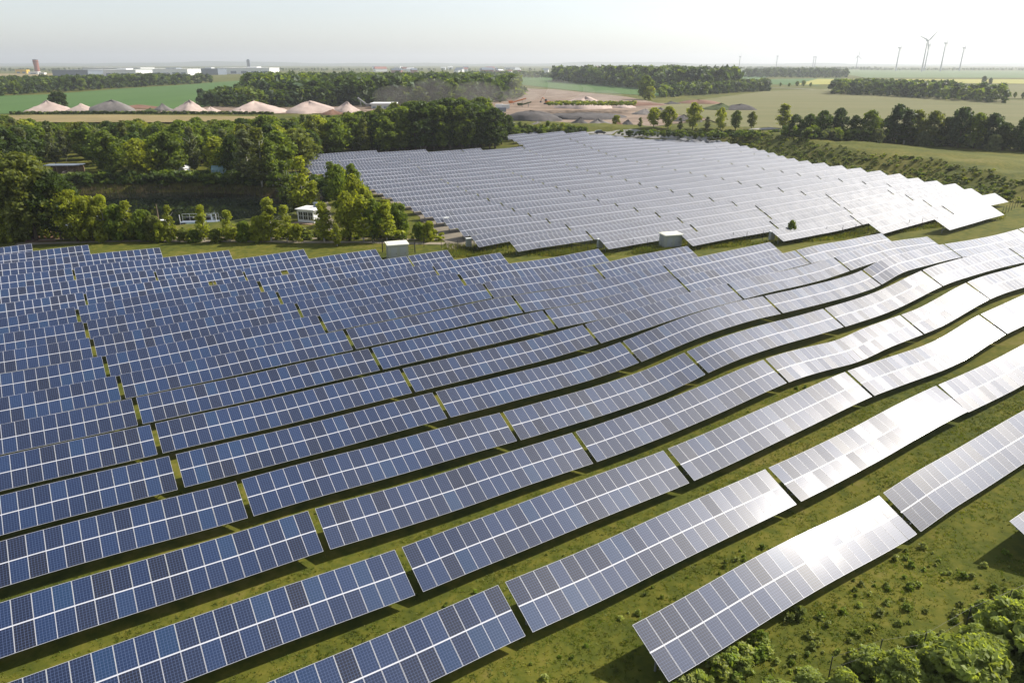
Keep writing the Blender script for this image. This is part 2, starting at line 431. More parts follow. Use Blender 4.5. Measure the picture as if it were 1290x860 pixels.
def axis(lo, hi, step, ext, g=1.16):
    a = list(np.arange(lo, hi + step / 2, step))
    s = step; b = a[-1]
    while b < ext[1]:
        s *= g; b += s; a.append(b)
    s = step; b = a[0]; pre = []
    while b > ext[0]:
        s *= g; b -= s; pre.append(b)
    return np.array(pre[::-1] + a)
AX = axis(-190, 250, 2.5, (-14000, 14000))
AY = axis(10, 330, 2.5, (-400, 14000))
GX, GY = np.meshgrid(AX, AY)
GZ = gz(GX, GY)
nx, ny = len(AX), len(AY)
gi = np.arange(nx * ny).reshape(ny, nx)
gf = np.stack([gi[:-1, :-1], gi[:-1, 1:], gi[1:, 1:], gi[1:, :-1]], -1).reshape(-1, 4)
me = mesh_np("ground", np.stack([GX, GY, GZ], -1).reshape(-1, 3), gf, M["ground"], smooth=True)
tag(link(bpy.data.objects.new("ground", me)), "rolling grassy ground under the solar fields", kind="structure")

def ground_z(x, y):
    i = min(max(int(np.searchsorted(AX, x)) - 1, 0), nx - 2); j = min(max(int(np.searchsorted(AY, y)) - 1, 0), ny - 2)
    a = (x - AX[i]) / (AX[i + 1] - AX[i]); b = (y - AY[j]) / (AY[j + 1] - AY[j])
    return float((GZ[j, i] * (1 - a) + GZ[j, i + 1] * a) * (1 - b) + (GZ[j + 1, i] * (1 - a) + GZ[j + 1, i + 1] * a) * b)

def gpt(px, py, it=6):
    """where the ground is at photo position px, py"""
    z = 0.0
    for _ in range(it):
        x, y = at(px, py, z); z = ground_z(x, y)
    return x, y, z

def drape(name, pts, width, mat, label, off=0.06, step=2.0):
    """a strip of constant width along a polyline of (x, y), laid on the ground"""
    P = [Vector(p) for p in pts]
    Q = []
    for a, b in zip(P, P[1:]):
        n = max(1, int((b - a).length / step))
        Q += [a.lerp(b, i / n) for i in range(n)]
    Q.append(P[-1])
    V, F = [], []
    cols = 4
    for i, q in enumerate(Q):
        t = (Q[min(i + 1, len(Q) - 1)] - Q[max(i - 1, 0)]).normalized()
        s = Vector((-t.y, t.x))
        w = width * (1 + 0.15 * math.sin(i * 1.7) + 0.1 * math.sin(i * 0.61))
        for c in range(cols):
            p = q + s * w * (c / (cols - 1) - 0.5)
            V.append((p.x, p.y, ground_z(p.x, p.y) + off))
    for i in range(len(Q) - 1):
        for c in range(cols - 1):
            F.append((i * cols + c, i * cols + c + 1, (i + 1) * cols + c + 1, (i + 1) * cols + c))
    o = link(bpy.data.objects.new(name, mesh_np(name, V, F, mat)))
    return tag(o, label, kind="structure")

def sheet(name, pix, mat, label, z=4.2):
    P = [at(x, y, z) for x, y in pix]
    o = link(bpy.data.objects.new(name, mesh_np(name, [(x, y, z) for x, y in P], [tuple(range(len(P)))], mat)))
    return tag(o, label, kind="structure")

# fields, each a sheet on the plateau
sheet("field", [(-60, 146), (-60, 122), (60, 119), (150, 112), (230, 107), (305, 101.5), (330, 101), (330, 112), (250, 137), (150, 138)], M["green_field"], "deep green crop field beyond the sand heaps")
sheet("field", [(-60, 151), (-60, 147), (40, 145), (150, 144.5), (340, 147), (345, 154), (60, 154)], M["tan_field"], "strip of golden dry grass in front of the sand heaps", 4.25)
sheet("field", [(-60, 99), (-60, 93), (130, 92.5), (140, 98)], M["tan_field"], "tan field in front of the water tower", 4.2)
sheet("field", [(585, 100), (585, 94), (690, 94.5), (700, 101), (800, 110), (860, 116), (830, 121), (740, 116), (650, 106)], M["green_field"], "green strip of field below the far wood", 4.2)
sheet("field", [(850, 97), (850, 91.5), (985, 91.5), (960, 100), (1060, 98.6), (1030, 108), (960, 106)], M["green_field"], "green field left of the round wood", 4.2)
sheet("field", [(800, 141), (850, 130), (968, 114.5), (1050, 112), (1400, 134), (1400, 172), (1240, 166), (980, 168), (930, 164), (880, 146)], M["stubble_field"], "brownish stubble field above the hedge of trees", 4.45)
sheet("field", [(1000, 107), (1030, 99.5), (1400, 100.5), (1400, 106.5), (1200, 105)], M["rape_field"], "yellow rape field in front of the wind turbines", 4.35)
sheet("field", [(930, 91), (900, 87.5), (1400, 90), (1400, 98.5), (1090, 98), (1060, 93)], M["pale_green_field"], "pale green field at the foot of the turbines", 4.2)
sheet("field", [(1060, 110), (1100, 105.5), (1400, 107.5), (1400, 126), (1270, 124)], M["stubble_field"], "olive field between the yellow strip and the tree belt", 4.3)
sheet("quarry_floor", [(600, 160), (600, 124), (650, 111), (700, 113), (790, 122), (830, 130), (960, 129), (975, 140), (900, 150), (800, 162)], M["soil"], "bare brown floor of the gravel pit", 4.3)
sheet("quarry_floor", [(30, 142.5), (60, 136), (200, 131.5), (330, 136), (480, 133), (620, 130), (620, 141), (330, 143.5), (150, 142)], M["soil"], "bare floor around the sand heaps", 4.16)
# far hills on the skyline
hv, hf = [], []
for i in range(120):
    x = -13500 + 27000 * i / 119
    h = 45 + 45 * math.exp(-((x + 4200) / 1800) ** 2) + 30 * math.exp(-((x - 1500) / 1400) ** 2) + 12 * math.sin(i * 0.5) + 8 * math.sin(i * 1.3)
    hv += [(x, 9500, 3), (x, 11000 + 300 * math.sin(i * 0.7), h * 0.6), (x, 13000, 3)]
for i in range(119):
    for c in range(2):
        hf.append((i * 3 + c, i * 3 + 3 + c, i * 3 + 4 + c, i * 3 + 1 + c))
tag(link(bpy.data.objects.new("hills", mesh_np("hills", hv, hf, M["far_hills"], smooth=True))), "low hazy hills along the skyline", kind="structure")

# road and tracks
drape("road", [at(x, y, 4.2) for x, y in ((700, 166.5), (770, 168.2), (850, 168.8), (960, 169), (1010, 168))], 3.4, M["road"], "pale road behind the far solar field", 0.12)
drape("road", [at(x, y, 4.3) for x, y in ((965, 110.5), (1000, 111.5), (1045, 113.5))], 7.0, M["road"], "short stretch of pale road before the tree belt", 0.25)
drape("road", [at(x, y, 4.3) for x, y in ((1262, 130.5), (1295, 133), (1340, 136))], 9.0, M["road"], "stretch of pale road at the end of the tree belt", 0.25)
drape("dirt_track", [gpt(x, y)[:2] for x, y in ((20, 308), (110, 305), (200, 303.5), (330, 304), (450, 305), (560, 307))], 1.6, M["track"], "pale dirt track between solar field and bushes")
drape("dirt_track", [gpt(x, y)[:2] for x, y in ((40, 303), (110, 300.5), (200, 299.5), (330, 300), (450, 300.5), (560, 302))], 0.8, M["track"], "second rut of the dirt track below the bushes")
drape("footpath", [gpt(x, y)[:2] for x, y in ((408, 292), (412, 278), (409, 262), (402, 245), (398, 228), (394, 215))], 2.4, M["grey_track"], "grey footpath beside the white hut")
drape("gravel_path", [gpt(x, y)[:2] for x, y in ((588, 316), (568, 295), (540, 270), (510, 256), (480, 242), (455, 230))], 5.0, M["grey_track"], "grey gravel path along the ragged end of the far field")
drape("dirt_track", [gpt(x, y)[:2] for x, y in ((50, 305), (62, 297), (75, 291))], 5.0, M["red_soil"], "patch of bare reddish soil under the trees")

# ------------------------------------------------------------------ pond
pv = [(-95 + 51 * math.cos(t) * (1 + 0.05 * math.sin(3 * t)), 172.5 + 29.5 * math.sin(t) * (1 + 0.06 * math.sin(2 * t + 1)), -1.6) for t in np.linspace(0, 2 * math.pi, 48, endpoint=False)]
tag(link(bpy.data.objects.new("water", mesh_np("water", pv, [tuple(range(48))], M["water"]))), "dark still water of the pond", kind="structure")

# ------------------------------------------------------------------ solar tables
TILT = R(25)
MOD_L, MOD_GAP = 1.66, 0.05
SLOPE = 2 * MOD_L + MOD_GAP
TOP_H = 2.40
CT, ST = math.cos(TILT), math.sin(TILT)

def top_z(u, v):
    x, y = uv2xy(u, v - 1.5)
    return ground_z(x, y) + TOP_H

def module_mesh(w):
    """one framed pane, origin at the middle of its top edge, x along the row, y down the slope (negative), z out of the pane"""
    fr, d, g = 0.017, 0.04, 0.004
    x0, x1, y0, y1 = -w / 2, w / 2, -MOD_L, 0.0
    V = [(x0, y0, 0), (x1, y0, 0), (x1, y1, 0), (x0, y1, 0),
         (x0 + fr, y0 + fr, 0), (x1 - fr, y0 + fr, 0), (x1 - fr, y1 - fr, 0), (x0 + fr, y1 - fr, 0),
         (x0, y0, -d), (x1, y0, -d), (x1, y1, -d), (x0, y1, -d),
         (x0 + fr, y0 + fr, -g), (x1 - fr, y0 + fr, -g), (x1 - fr, y1 - fr, -g), (x0 + fr, y1 - fr, -g)]
    Fc = [(12, 13, 14, 15)]
    mi = [0]
    for i in range(4):
        j = (i + 1) % 4
        Fc += [(i, j, 4 + j, 4 + i), (8 + i, 8 + j, j, i), (4 + i, 4 + j, 12 + j, 12 + i)]
        mi += [1, 1, 1]
    Fc.append((11, 10, 9, 8)); mi.append(1)
    me = mesh_np("solar_module", V, Fc, [M["glass"], M["alu"]], mi)
    uvl = me.uv_layers.new(name="UVMap")
    for p in me.polygons:
        for li in p.loop_indices:
            v = V[me.loops[li].vertex_index]
            uvl.data[li].uv = ((v[0] - x0) / w * 0.998 + 0.001, (v[1] - y0) / MOD_L * 0.998 + 0.001)
    return me
MOD_W = 0.985
MODULE = module_mesh(MOD_W)

NEAR = {
    -1: [(49.4, 73), (73.4, 96)],
    0: [(22.4, 45.5), (46.0, 69.0), (69.4, 92.5)],
    1: [(-5.8, 17.7), (18.2, 41.5), (41.9, 64.5), (64.9, 88.4)],
    2: [(-9.5, 13.9), (14.4, 37.4), (37.9, 60.9), (61.3, 84.9), (85.3, 108.3)],
    3: [(-13.2, 10.3), (10.8, 33.2), (33.6, 57.3), (57.7, 81.2), (81.5, 95.0), (95.4, 118.4)],
    4: [(-16.6, 6.9), (7.3, 30.0), (30.4, 53.0), (53.4, 76.2), (76.6, 96.8), (97.2, 120), (120.4, 143)],
    5: [(-16.2, 3.2), (3.7, 26.5), (26.9, 49.9), (50.3, 73.3), (73.7, 94), (94.4, 114.6), (115, 138), (138.4, 150)],
    6: [(-16.8, 2.6), (3.0, 26.0), (26.4, 49.7), (50.1, 74), (74.4, 97), (97.4, 122.5)],
    7: [(-16.6, 1.8), (2.2, 25.3), (25.7, 48.5), (48.9, 71.3), (71.7, 97), (97.4, 120.2)],
    8: [(-17, 1.0), (1.4, 24.8), (25.2, 48), (48.4, 75), (75.4, 99.4)],
    9: [(-17, 0.2), (0.6, 23.8), (24.2, 47.3), (47.7, 67), (67.4, 87)],
    10: [(-17, -0.6), (-0.2, 22.9), (23.3, 46.8), (47.3, 73.5)],
    11: [(-17, -0.9), (-0.5, 22.2), (22.6, 46), (46.3, 58.6)],
    12: [(-17, -1.5), (-1.1, 21.3), (21.8, 45), (45.3, 52.4)],
    13: [(-17, -0.2), (0.1, 20.8), (21.1, 42.5)],
    14: [(-17, 9.4), (9.7, 32.4)],
    15: [(-17, -1), (-0.7, 21.8)],
    16: [(-17, 12.1)],
    17: [(-17, 2.0)],
    18: [(-17, -6.1)],
}
MISSING = {(13, 16.2), (13, 26.9)}   # two lower panes are gone: grass shows through
FAR = {
    7: [(136.8, 156.2)], 8: [(127, 150.5), (151, 172.2)], 9: [(107.8, 130.8), (131.2, 155.6), (156.0, 175.9)],
    10: [(92.2, 115.0), (115.5, 138), (138.4, 160), (160.4, 181.9)],
    11: [(78.8, 100.4), (100.9, 121.5), (122.0, 144), (144.4, 164.2), (164.6, 186.3)],
}
g0 = {12: 126.8, 13: 127, 14: 127, 15: 127.1, 16: 127.4, 17: 128.6, 18: 129, 19: 130, 20: 130.5, 21: 131.8, 22: 132.5, 23: 133.8, 24: 134.7, 25: 136, 26: 137.5, 27: 139.5, 28: 141.5, 29: 143.4, 30: 145.5, 31: 147, 32: 115, 33: 115, 34: 155, 35: 155}
LEFT = {12: 64.2, 13: 60.3, 14: 61, 24: 67, 30: 60, 31: 60, 35: 60}
RIGHT = {12: 190, 13: 192.9, 14: 194.8, 15: 196, 16: 197, 17: 198.2, 18: 199.4, 19: 201.7, 20: 204.8, 21: 208.3, 22: 211.6, 23: 215, 24: 218.2, 25: 220.7, 26: 223, 27: 225.9, 28: 225.7, 29: 220.7, 30: 204, 31: 199}
for k in range(12, 32):
    lo = float(np.interp(k, sorted(LEFT), [LEFT[i] for i in sorted(LEFT)]))
    spans = [(lo, RIGHT[k])] if k != 31 else [(lo, 132), (149, RIGHT[k])]
    for a, b in spans:
        cuts = [g0[k] + (23.0 if j < 0 else 24.0) * j for j in range(-3, 5)]
        cuts = [c for c in cuts if a + 4 < c < b - 4]
        e = [a] + cuts + [b]
        FAR.setdefault(k, [])
        FAR[k] += [(p + 0.22, q - 0.22) for p, q in zip(e, e[1:])]
FAR[32] = [(62, 86), (86.4, 113), (151, 162), (162.4, 184.7)]
FAR[33] = [(64, 97), (153, 178.5)]
FAR[34] = [(154.5, 169.4)]
FAR[35] = [(156.5, 164.0)]

def frame_part(root, mw, us, zs, ends):
    """posts, purlins and rafters of one table, in the root's own space"""
    b = MB()
    n = len(us)
    for yy, dz in ((-0.55, -0.12), (-2.55, -0.12)):
        for i in range(n - 1):
            p = (us[i], yy * CT, zs[i] + yy * ST + dz); q = (us[i + 1], yy * CT, zs[i + 1] + yy * ST + dz)
            b.tube(p, q, 0.05, n=4, cap=(i in (0, n - 2)))
    m = max(2, int(round((us[-1] - us[0]) / 3.8)))
    for i in range(m + 1):
        t = 0.6 + (n - 2.2) * i / m
        j = min(int(t), n - 2); f = t - j
        x = us[j] * (1 - f) + us[j + 1] * f; z = zs[j] * (1 - f) + zs[j + 1] * f
        b.tube((x, -0.3 * CT, z - 0.3 * ST - 0.2), (x, -3.1 * CT, z - 3.1 * ST - 0.2), 0.05, n=4)
        b.tube((x, -1.6 * CT, z - 1.6 * ST - 0.2), (x, -1.6 * CT, z - TOP_H - 0.5), 0.07, n=5)
        b.tube((x, -2.6 * CT, z - 2.6 * ST - 0.2), (x, -1.6 * CT, z - TOP_H + 0.5), 0.035, n=4)
    return b.build("support_frame", M["steel"], root)

TILT_OFF = {(1, 42): -2.6, (0, 46): 3.2, (1, 65): 1.5}  # tilts set per table to steer where the sun glints
def tint_word(u, v, far):
    if far:
        return "pale silvery" if u > 105 else "pale blue-grey"
    a = u - 0.35 * (v - 30)
    if v < 65 and u > 42: return "sun-glazed white"
    if u > 48: return "grey"
    return "deep blue" if u < 14 else "slate blue"

def solar_table(k, u0, u1, label, group, single):
    global CT, ST
    t_ = TILT + R(random.uniform(-0.6, 0.6) + TILT_OFF.get((k, round(u0)), 0.0))     # no two tables are bolted up alike; the fixed offsets steer the sun glint
    CT, ST = math.cos(t_), math.sin(t_)
    v = Vrow(k)
    L_ = u1 - u0
    n = max(1, int(round(L_ / 1.012)))
    p = L_ / n
    um = (u0 + u1) / 2
    x, y = uv2xy(um, v)
    zb = top_z(um, v) - TOP_H
    root = empty("solar_table", (x, y, zb), math.atan2(EU[1], EU[0]))
    tag(root, label, "solar table", group)
    edges = [u0 + p * i for i in range(n + 1)]
    raw = np.array([top_z(e, v) - zb for e in np.linspace(u0 - 2, u1 + 2, n + 9)])
    ker = np.ones(5) / 5
    sm = np.convolve(raw, ker, mode='same'); sm[:2] = sm[2]; sm[-2:] = sm[-3]
    zs = np.interp(edges, np.linspace(u0 - 2, u1 + 2, n + 9), sm)
    us = [e - um for e in edges]
    # bright clamp rail between the two rows of panes
    rb = MB()
    for i in range(n):
        yy, w_, dz = -MOD_L - MOD_GAP / 2, MOD_GAP / 2 + 0.02, -0.012
        pts = []
        for s_ in (0, 1):
            for e in (1, -1):
                pts.append((us[i + s_], (yy + e * w_) * CT - dz * ST, zs[i + s_] + (yy + e * w_) * ST + dz * CT))
        rb.add(pts, [(0, 1, 3, 2)])
    if single:
        for i in range(n):
            ux = (us[i] + us[i + 1]) / 2
            zc = (zs[i] + zs[i + 1]) / 2
            ex = Vector((p, 0, zs[i + 1] - zs[i])).normalized()
            ey = Vector((0, CT, ST)); ez = ex.cross(ey).normalized(); ey = ez.cross(ex)
            for j in range(2):
                if j == 1 and (k, round(edges[i], 0)) and any(k == mk and edges[i] <= mu < edges[i + 1] for mk, mu in MISSING):
                    continue
                o = bpy.data.objects.new("solar_module", MODULE)
                pos = Vector((ux, 0, zc)) - ey * (j * (MOD_L + MOD_GAP)) + ez * random.uniform(-0.004, 0.004)
                mat = Matrix(((ex.x * (p - 0.016) / MOD_W, ey.x, ez.x, pos.x), (ex.y, ey.y, ez.y, pos.y), (ex.z * (p - 0.016) / MOD_W, ey.z, ez.z, pos.z), (0, 0, 0, 1)))
                link(o, root)
                o.matrix_basis = mat
    else:
        for j in range(2):
            V, Fc, mi, UV = [], [], [], []
            ya = -j * (MOD_L + MOD_GAP); fr = 0.03
            for i in range(n):
                if j == 1 and any(k == mk and edges[i] <= mu < edges[i + 1] for mk, mu in MISSING):
                    continue
                a, b_ = us[i] + 0.01, us[i + 1] - 0.01
                za, zb_ = zs[i], zs[i + 1]
                bb = len(V)
                for (xx, yy) in ((a, ya - MOD_L), (b_, ya - MOD_L), (b_, ya), (a, ya), (a + fr, ya - MOD_L + fr), (b_ - fr, ya - MOD_L + fr), (b_ - fr, ya - fr), (a + fr, ya - fr)):
                    f = (xx - us[i]) / p
                    V.append((xx, yy * CT, za * (1 - f) + zb_ * f + yy * ST))
                Fc.append((bb + 4, bb + 5, bb + 6, bb + 7)); mi.append(0)
                UV += [(i + 0.001, j * 7 + .001), (i + 0.999, j * 7 + .001), (i + 0.999, j * 7 + 0.999), (i + 0.001, j * 7 + 0.999)]
                for c in range(4):
                    d = (c + 1) % 4
                    Fc.append((bb + c, bb + d, bb + 4 + d, bb + 4 + c)); mi.append(1); UV += [(0, 0)] * 4
            me = mesh_np("module_row", V, Fc, [M["far_glass" if group.endswith("far field") else "glass"], M["alu"]], mi)
            uvl = me.uv_layers.new(name="UVMap")
            uvl.data.foreach_set("uv", np.array(UV, dtype=np.float32).ravel())
            tag(link(bpy.data.objects.new("module_row", me), root), kind="stuff")
    rb.build("clamp_rail", M["rail"], root)
    frame_part(root, p, us, zs, None)
    return root

def row_phrase(n): return ordinal(n) + " row"
for k in sorted(NEAR):
    segs = NEAR[k]
    for i, (a, b) in enumerate(segs):
        um = (a + b) / 2; v = Vrow(k)
        x, y = uv2xy(um, v)
        dist = math.hypot(x, y, CAM_Z)
        if len(segs) == 1: pos = "whole row end"
        lab = "%s solar table, %s up from the bottom edge, %s from the left" % (tint_word(um, v, False), row_phrase(k + 2), ordinal(i + 1))
        if k == -1:
            lab = "solar table showing only its corner at the right edge above its shadow" if i == 0 else "solar table right of the cut-off corner table beyond the frame"
        if k == -1 and i: continue
        solar_table(k, a, b, lab, "solar tables of the near field", dist < 112)
for k in sorted(FAR):
    segs = sorted(FAR[k])
    for i, (a, b) in enumerate(segs):
        um = (a + b) / 2
        lab = "%s solar table beyond the fence, %s back, %s from its left end" % (tint_word(um, Vrow(k), True), row_phrase(k - 6), ordinal(i + 1))
        solar_table(k, a, b, lab, "solar tables of the far field", False)



# ------------------------------------------------------------------ plants: crown and trunk meshes
_ico = None
def ico():
    global _ico
    if _ico is None:
        t = (1 + 5 ** 0.5) / 2
        v = np.array([(-1, t, 0), (1, t, 0), (-1, -t, 0), (1, -t, 0), (0, -1, t), (0, 1, t), (0, -1, -t), (0, 1, -t), (t, 0, -1), (t, 0, 1), (-t, 0, -1), (-t, 0, 1)], float)
        v /= np.linalg.norm(v, axis=1)[:, None]
        f = np.array([(0, 11, 5), (0, 5, 1), (0, 1, 7), (0, 7, 10), (0, 10, 11), (1, 5, 9), (5, 11, 4), (11, 10, 2), (10, 7, 6), (7, 1, 8), (3, 9, 4), (3, 4, 2), (3, 2, 6), (3, 6, 8), (3, 8, 9), (4, 9, 5), (2, 4, 11), (6, 2, 10), (8, 6, 7), (9, 8, 1)])
        _ico = (v, f)
    return _ico

def envelope(kind, t, r):
    """crown radius at relative height t (0..1)"""
    if kind in ("round", "grand"):  return 0.36 * (max(0.0, 1 - (2 * (t - 0.46)) ** 2) ** 0.5) if t < 0.96 else 0.05
    if kind == "birch":  return 0.17 * min(1, (t + 0.04) / 0.22) * (1 - t) ** 0.55 + 0.012
    if kind == "spruce": return 0.21 * (1 - t) ** 0.85 + 0.01
    if kind == "shrub":  return 0.55 * (max(0.0, 1 - (1.12 * (t - 0.18)) ** 2) ** 0.5)
    if kind == "thicket": return 0.62 * (max(0.0, 1 - (1.05 * (t - 0.05)) ** 2) ** 0.5) * (0.55 + 0.7 * r.random())
    if kind == "poplar": return 0.2 * min(1, (t + 0.15) / 0.4) * (1 - t) ** 0.4 + 0.02
    return 0.3

def crown_arrays(kind, H, n_clump, n_leaf, leaf, r, core=0.5, base=0.14):
    V, F = [], []
    iv, if_ = ico()
    nb = 0
    tri = []
    quads = []
    for c in range(n_clump):
        t = r.random() ** (0.8 if kind in ("round", "shrub", "grand") else 1.15)
        if kind in ("shrub", "thicket"): z0 = 0.06
        else: z0 = base
        e = envelope(kind, t, r)
        a = r.random() * 2 * math.pi
        rr = e * (r.random() ** 0.45)
        cr = (0.055 + 0.075 * r.random()) * (1.0 if kind in ("round",) else 0.8 if kind == "grand" else 0.62 if kind in ("birch", "spruce", "poplar") else 1.5)
        rr = max(0, rr - cr * 0.35)
        z = z0 + (1 - z0) * t
        cen = np.array([rr * math.cos(a), rr * math.sin(a), min(z, 1 - cr * 0.6)]) * H
        cr *= H
        sq = np.array([1, 1, 0.8])
        if core:
            vv = iv * cr * core * (0.8 + 0.4 * r.random((12, 1))) * sq + cen
            V.append(vv); tri.append(if_ + nb); nb += 12
        m = max(4, int(n_leaf / n_clump * (cr / H / 0.12) ** 2 * (1 if kind in ("round", ) else 1.4)))
        d = r.normal(size=(m, 3)); d[:, 2] += 0.35; d /= np.linalg.norm(d, axis=1)[:, None]
        p = cen + d * (cr * (0.72 + 0.45 * r.random((m, 1)))) * sq
        nrm = d + 0.55 * r.normal(size=(m, 3)); nrm /= np.linalg.norm(nrm, axis=1)[:, None]
        ref = r.normal(size=(m, 3))
        if kind in ("birch", "spruce"): ref[:, 2] -= 1.2
        e1 = np.cross(nrm, ref); e1 /= np.linalg.norm(e1, axis=1)[:, None] + 1e-9
        e2 = np.cross(nrm, e1)
        s = leaf * (0.6 + 0.8 * r.random((m, 1)))
        q = np.stack([p - e1 * s * 0.5, p - e2 * s * 0.9 + nrm * s * 0.12, p + e1 * s * 0.5, p + e2 * s * 0.9 - nrm * s * 0.1], 1).reshape(-1, 3)
        V.append(q)
        quads.append(np.arange(m * 4).reshape(m, 4) + nb); nb += m * 4
    V = np.concatenate(V)
    Q = np.concatenate(quads)
    T = np.concatenate(tri) if tri else np.zeros((0, 3), int)
    # everything as triangles
    A = np.concatenate([T, Q[:, [0, 1, 2]], Q[:, [0, 2, 3]]])
    return V, A

def trunk_mesh(H, kind, r, mat, name="trunk"):
    b = MB()
    rb = H * (0.022 if kind != "birch" else 0.014)
    top = H * (0.8 if kind != "shrub" else 0.5)
    p = Vector((0, 0, -0.3)); n = 4
    pts = [p]
    for i in range(1, n + 1):
        pts.append(Vector((r.normal() * H * 0.008 * i, r.normal() * H * 0.008 * i, top * i / n)))
    for i in range(n):
        b.tube(pts[i], pts[i + 1], rb * (1 - 0.8 * i / n), rb * (1 - 0.8 * (i + 1) / n), n=7, cap=(i == 0))
    for i in range(7):
        t = 0.25 + 0.6 * r.random(); j = min(int(t * n), n - 1)
        o = pts[j].lerp(pts[j + 1], t * n - j); a = r.random() * 6.283
        q = o + Vector((math.cos(a), math.sin(a), 0.8)) * H * 0.16
        b.tube(o, q, rb * 0.4 * (1 - t * 0.6), rb * 0.12, n=5, cap=False)
    me = mesh_np(name, b.v, b.f, mat, smooth=True)
    return me

SPEC = {  # kind: (reference height, clumps, leaves, leaf size)
    "round": (12.0, 80, 4300, 0.46), "birch": (12.0, 90, 3400, 0.36), "spruce": (12.0, 90, 3000, 0.38), "shrub": (5.0, 50, 2600, 0.26), "poplar": (12.0, 80, 3600, 0.44), "grand": (14.0, 150, 9000, 0.34),
}
KITS = {}
for kd, (H0, nc, nl, ls) in SPEC.items():
    KITS[kd] = []
    for q in range(5 if kd in ("round", "shrub") else 3):
        r_ = np.random.default_rng(100 + q * 17 + len(kd))
        V_, A_ = crown_arrays(kd, H0, nc, nl, ls, r_)
        KITS[kd].append((mesh_np("crown", V_, A_, M["leaf"]), trunk_mesh(H0, kd, r_, M["birch_bark"] if kd == "birch" else M["bark"])))
NAMES = {"grand": "broadleaf_tree", "round": "broadleaf_tree", "birch": "birch_tree", "spruce": "conifer_tree", "shrub": "shrub", "poplar": "poplar_tree"}
CATS = {"grand": "tree", "round": "tree", "birch": "tree", "spruce": "tree", "shrub": "shrub", "poplar": "tree"}

TREES = []   # (object, zone phrase, description, photo x)
def px_of(x, y, z):
    zc = y * PC - (z - CAM_Z) * PS
    return 645 + FPX * x / zc

def tree(kind, x, y, h, tint, desc, zone, group, w=1.0, z=None):
    H0 = SPEC[kind][0]
    cm, tm = random.choice(KITS[kind])
    z = ground_z(x, y) - 0.1 if z is None else z
    o = empty(NAMES[kind], (x, y, z), random.random() * 6.283)
    s = h / H0
    o.scale = (s * w, s * w, s)
    c = link(bpy.data.objects.new("crown", cm), o)
    b = 0.82 + 0.36 * random.random()
    c.color = (tint[0] * b, tint[1] * b, tint[2] * b, 1)
    link(bpy.data.objects.new("trunk" if kind != "shrub" else "stem", tm), o)
    tag(o, None, CATS[kind], group)
    TREES.append((o, zone, desc, px_of(x, y, z + h * 0.6)))
    return o

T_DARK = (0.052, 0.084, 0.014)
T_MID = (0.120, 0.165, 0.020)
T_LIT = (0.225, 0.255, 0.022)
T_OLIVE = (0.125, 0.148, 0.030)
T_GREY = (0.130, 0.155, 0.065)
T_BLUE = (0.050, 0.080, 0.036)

# --- forest behind the pond: every tree on its own
def in_poly(x, y, P):
    c = False; j = len(P) - 1
    for i in range(len(P)):
        if (P[i][1] > y) != (P[j][1] > y) and x < (P[j][0] - P[i][0]) * (y - P[i][1]) / (P[j][1] - P[i][1]) + P[i][0]: c = not c
        j = i
    return c
def scatter(P, gap, n=20000, seed=3, keep=None):
    r = np.random.default_rng(seed)
    xs = [p[0] for p in P]; ys = [p[1] for p in P]
    out = []
    for _ in range(n):
        x = r.uniform(min(xs), max(xs)); y = r.uniform(min(ys), max(ys))
        g = gap * (0.75 + 0.5 * r.random())
        if in_poly(x, y, P) and (keep is None or keep(x, y)) and all((x - a) ** 2 + (y - b) ** 2 > g * g for a, b in out): out.append((x, y))
    return out
FOREST = [(-165, 192), (-130, 204), (-98, 208), (-75, 207), (-62, 206), (-66, 248), (-62, 262), (-46, 270), (-12, 286), (-8, 330), (-60, 345), (-110, 352), (-160, 360), (-215, 372), (-262, 372), (-230, 300), (-190, 240)]
CLEAR = [(-140, 229, 9), (-128, 209, 8), (-134, 219, 8), (-91, 212, 5)]
TOPX = [-400, 0, 30, 60, 120, 200, 330, 400, 470, 490, 520, 560, 600, 625, 640]
TOPY = [150, 146, 152, 157, 156, 154, 152, 147, 142, 136, 127, 123, 126, 133, 140]
def cap_h(x, y, z0, lift=0.0):
    py = float(np.interp(px_of(x, y, z0 + 8), TOPX, TOPY)) + lift
    yu = 430 - py
    return CAM_Z + y * (-FPX * PS + yu * PC) / (FPX * PC + yu * PS) - z0
fp = scatter(FOREST, 8.7, 14300, 5, lambda x, y: all(math.hypot(x - a, y - b) > c for a, b, c in CLEAR))
for x, y in fp:
    q = random.random()
    belt = x > -72 and y > 245
    zone = "tall wood behind the solar tables" if belt else "front edge above the pond" if y < 225 else "back of the wood near the sand heaps" if y > 320 else "left end of the wood" if x < -165 else "left half of the wood" if x < -120 else "right half of the wood"
    depth = (y - 200) / 170
    if q < 0.12 and not belt: kd, h, tn, ds = "spruce", random.uniform(10, 14), T_DARK, "dark pointed conifer"
    elif q < 0.30: kd, h, tn, ds = "birch", random.uniform(11, 15), T_GREY if random.random() < .5 else T_OLIVE, "slender grey-green birch"
    elif q < 0.62: kd, h, tn, ds = "round", random.uniform(10, 14.5), T_MID, "round mid-green tree"
    elif q < 0.80: kd, h, tn, ds = "round", random.uniform(10, 15), T_DARK, "round dark green tree"
    elif q < 0.92: kd, h, tn, ds = "round", random.uniform(9, 13), T_LIT, "bright yellow-green tree"
    else: kd, h, tn, ds = "round", random.uniform(10, 13), T_OLIVE, "olive green round tree"
    if belt: h *= 1.15
    h = min(h, cap_h(x, y, ground_z(x, y)) * random.uniform(0.82, 1.16))
    if h < 4.5: continue
    tree(kd, x, y, h, tn, ds, zone, "trees of the wood behind the pond", random.uniform(1.05, 1.3))
